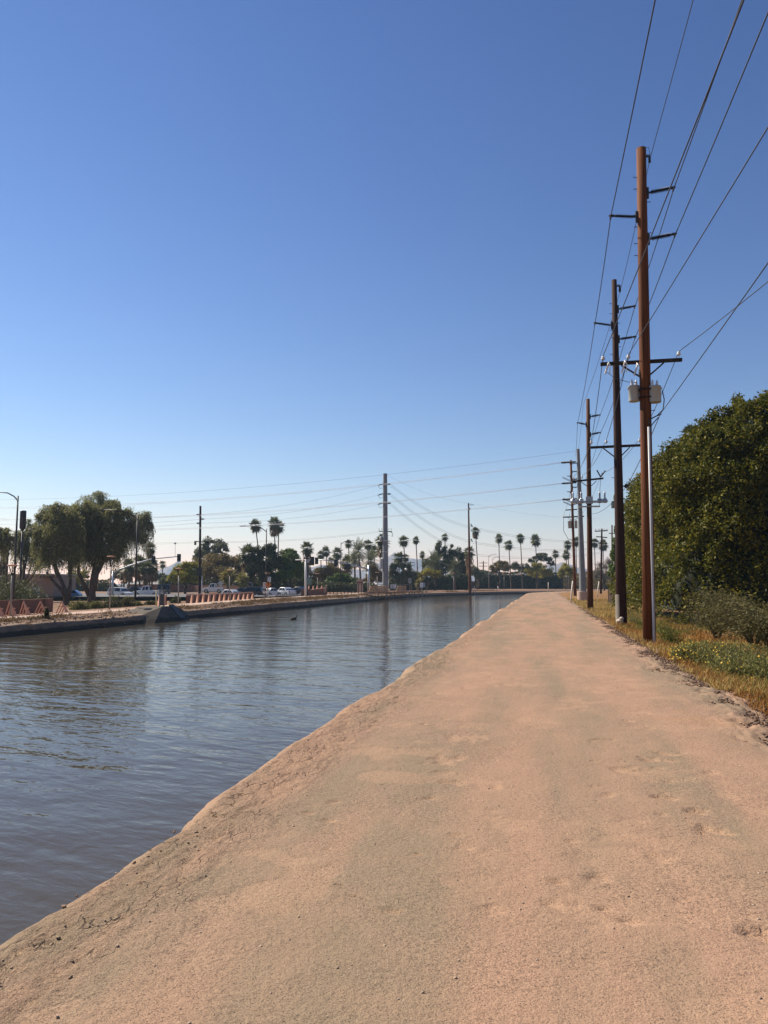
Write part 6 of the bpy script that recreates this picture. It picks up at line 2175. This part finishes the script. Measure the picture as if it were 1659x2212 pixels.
tree('orange_tree', 'yellow green bush tree under the curved street lamp', 165, 745, [(732, 1249, 16, 12), (750, 1252, 18, 12), (715, 1254, 14, 10)], 7650, M_GREENTREE, .3, .2, GT)
tree('tamarisk_tree', 'rusty brown tree left of the steel pole foot', 180, 806, [(806, 1232, 16, 16), (815, 1245, 16, 16), (798, 1250, 14, 12)], 7650, M_BROWNTREE, .34, .2, GT)
tree('mesquite_tree', 'grey green tree right of the steel pole foot', 185, 862, [(852, 1232, 18, 18), (876, 1230, 18, 16), (862, 1250, 26, 14), (890, 1246, 18, 14)], 13600, M_GREYTREE, .36, .25, GT)
tree('tipu_tree', 'dark tree with rounded lobes standing highest in the grove', 225, 955, [(950, 1186, 15, 17), (980, 1192, 15, 16), (966, 1205, 24, 18), (935, 1208, 18, 18), (1000, 1206, 18, 18), (925, 1224, 16, 16), (952, 1226, 26, 18), (985, 1226, 26, 18), (1004, 1230, 16, 16)], 28900, M_DARKTREE, .42, .35, GT)
tree('orange_tree', 'yellowish bush below the wide date palm', 195, 925, [(922, 1236, 18, 10), (942, 1240, 14, 10), (908, 1244, 10, 8)], 6800, M_YELLOWTREE, .32, .2, GT)
tree('tamarisk_tree', 'grey tree behind the lone wooden pole, right side', 235, 1030, [(1026, 1235, 12, 12), (1040, 1242, 14, 10)], 4420, M_GREYTREE, .36, .2, GT)
tree('round_tree', 'rounded brownish tree under the first tall palm', 255, 1080, [(1080, 1220, 17, 11), (1070, 1228, 14, 10), (1094, 1228, 12, 10)], 7140, M_BROWNTREE, .4, .2, GT)
tree('pine_tree', 'dark layered pine behind the fourth tall palm', 275, 1170, [(1170, 1200, 14, 8), (1160, 1206, 12, 7), (1182, 1208, 14, 8), (1150, 1212, 10, 6), (1192, 1217, 10, 6)], 6460, M_DARKTREE, .42, .2, GT)
tree('palo_verde', 'yellow green palo verde dome right of the tall palms', 250, 1163, [(1163, 1226, 20, 12), (1145, 1232, 16, 10), (1182, 1234, 16, 10), (1165, 1240, 26, 10)], 12750, M_YELLOWTREE, .36, .2, GT)
tree('palo_verde', 'olive palo verde just left of the red pole', 240, 1222, [(1220, 1228, 14, 12), (1232, 1236, 14, 12), (1212, 1240, 10, 8)], 7650, M_YELLOWTREE, .36, .2, GT)
tree('scrub_tree', 'dark scrub tree between the third and fourth palms', 265, 1120, [(1112, 1222, 14, 9), (1128, 1228, 14, 9), (1140, 1224, 8, 7)], 5780, M_GREYTREE, .4, .2, GT)
tree('leafless_tree', 'bare greyish tree behind the brown pole', 215, 1305, [(1300, 1228, 16, 16), (1316, 1222, 14, 18), (1288, 1240, 14, 12), (1308, 1244, 16, 12)], 8840, M_TWIG, .40, .22, GT, aspect=.18)
tree('cypress_tree', 'narrow dark tree top above the hedge end', 95, 1330, [(1331, 1150, 5, 14), (1330, 1172, 8, 14), (1326, 1200, 10, 18), (1325, 1232, 12, 18)], 5440, M_GREENTREE, .25, .15, GT)
tree('mesquite_tree', 'olive tree behind the blue hatchback', 150, 165, [(160, 1248, 20, 16), (180, 1242, 16, 14), (140, 1255, 14, 12), (110, 1250, 10, 10)], 7650, M_YELLOWTREE, .34, .2, GT)
tree('mesquite_tree', 'brown tree behind the low grey roofed house', 215, 262, [(250, 1240, 16, 12), (270, 1246, 18, 10), (285, 1240, 12, 10)], 5780, M_BROWNTREE, .4, .2, GT)
tree('mesquite_tree', 'green tree behind the mast arm signal', 215, 345, [(340, 1246, 16, 10), (362, 1250, 16, 8), (376, 1236, 6, 10)], 5440, M_DARKTREE, .4, .2, GT)


def far_hedge(label, d0, d1, x0, x1, ytop, n, mat, leaf=.36, yb=1268):
    """a clipped or overgrown hedge of shrubs, seen across the water"""
    g = on_ground((x0 + x1) / 2, (d0 + d1) / 2)
    g.z = max(g.z, -.8)
    t = thing('shrub_hedge', label, 'hedge', g, 0, 'hedges beyond the canal')
    u = rng.uniform(0, 1, n)
    px = x0 + (x1 - x0) * u
    d = d0 + (d1 - d0) * u
    top = ytop + 9 * (fbm(px * .07, px * 0, 17, 4) - .5) * 1.6
    ht_ = np.maximum(.6, EYE + (HOR - top) / F * d - g.z)
    al = rng.uniform(-.2, 1, n) * math.pi / 2 * 1.1
    depth = 2.2
    lump = .5 * (fbm(px * .25, al * 2, 19, 3) - .5)
    y = d - depth * np.cos(al) * (1 + lump) + rng.normal(0, .25, n)
    z = np.clip(np.abs(np.sin(al)) ** .7, 0, 1) * ht_ * (1 + .3 * lump) + rng.normal(0, .12, n)
    x = (px - CX) / F * d + rng.normal(0, .2, n)
    P = np.stack([x, y, z + g.z], -1) - np.array(g)
    V = leaf_verts(P, leaf, .5, bias=np.stack([0 * al, -np.cos(al), np.sin(al)], -1), bias_w=.6)
    np_obj('foliage', V, quads_of(V), mat, t)
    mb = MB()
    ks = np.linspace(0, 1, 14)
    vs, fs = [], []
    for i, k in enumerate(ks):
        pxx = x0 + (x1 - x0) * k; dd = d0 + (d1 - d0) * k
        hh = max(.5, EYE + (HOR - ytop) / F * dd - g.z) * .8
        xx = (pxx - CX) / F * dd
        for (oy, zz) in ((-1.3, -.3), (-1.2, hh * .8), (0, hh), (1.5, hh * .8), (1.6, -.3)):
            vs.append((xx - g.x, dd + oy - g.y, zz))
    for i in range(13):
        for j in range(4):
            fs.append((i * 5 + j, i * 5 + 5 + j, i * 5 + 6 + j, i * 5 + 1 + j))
    mb.add(vs, fs); mb.obj('shade_core', M_FICUSIN, t, True)  # solid filler under the leaves, painted as dark as inner shade
    return t


far_hedge('long dark oleander hedge behind the walker and the far wall', 258, 262, 1026, 1212, 1235, 16000, M_OLEANDER)
far_hedge('dark hedge below the date palms', 212, 218, 895, 1014, 1240, 11000, M_OLEANDER)
far_hedge('bright green clipped hedge behind the grey roofed house', 225, 225, 745, 800, 1251, 4200, M_GREENTREE, .34)
far_hedge('dark hedge behind the platform cabinet', 196, 200, 842, 915, 1248, 6000, M_OLEANDER)
far_hedge('low dark hedge behind the ramp fins', 160, 162, 664, 800, 1258, 7000, M_OLEANDER, .3)
far_hedge('olive scrub behind the parked cars on the left', 172, 170, 350, 520, 1249, 14000, M_DARKTREE, .36)
far_hedge('dark scrub behind the white car and the barricades', 160, 158, 515, 664, 1247, 13000, M_DARKTREE, .36)
far_hedge('brown scrub along the wall right of the red pole', 270, 240, 1205, 1325, 1240, 10000, M_BROWNTREE, .36)
far_hedge('olive scrub behind the tan building', 190, 175, -520, 250, 1252, 22000, M_DARKTREE, .4)
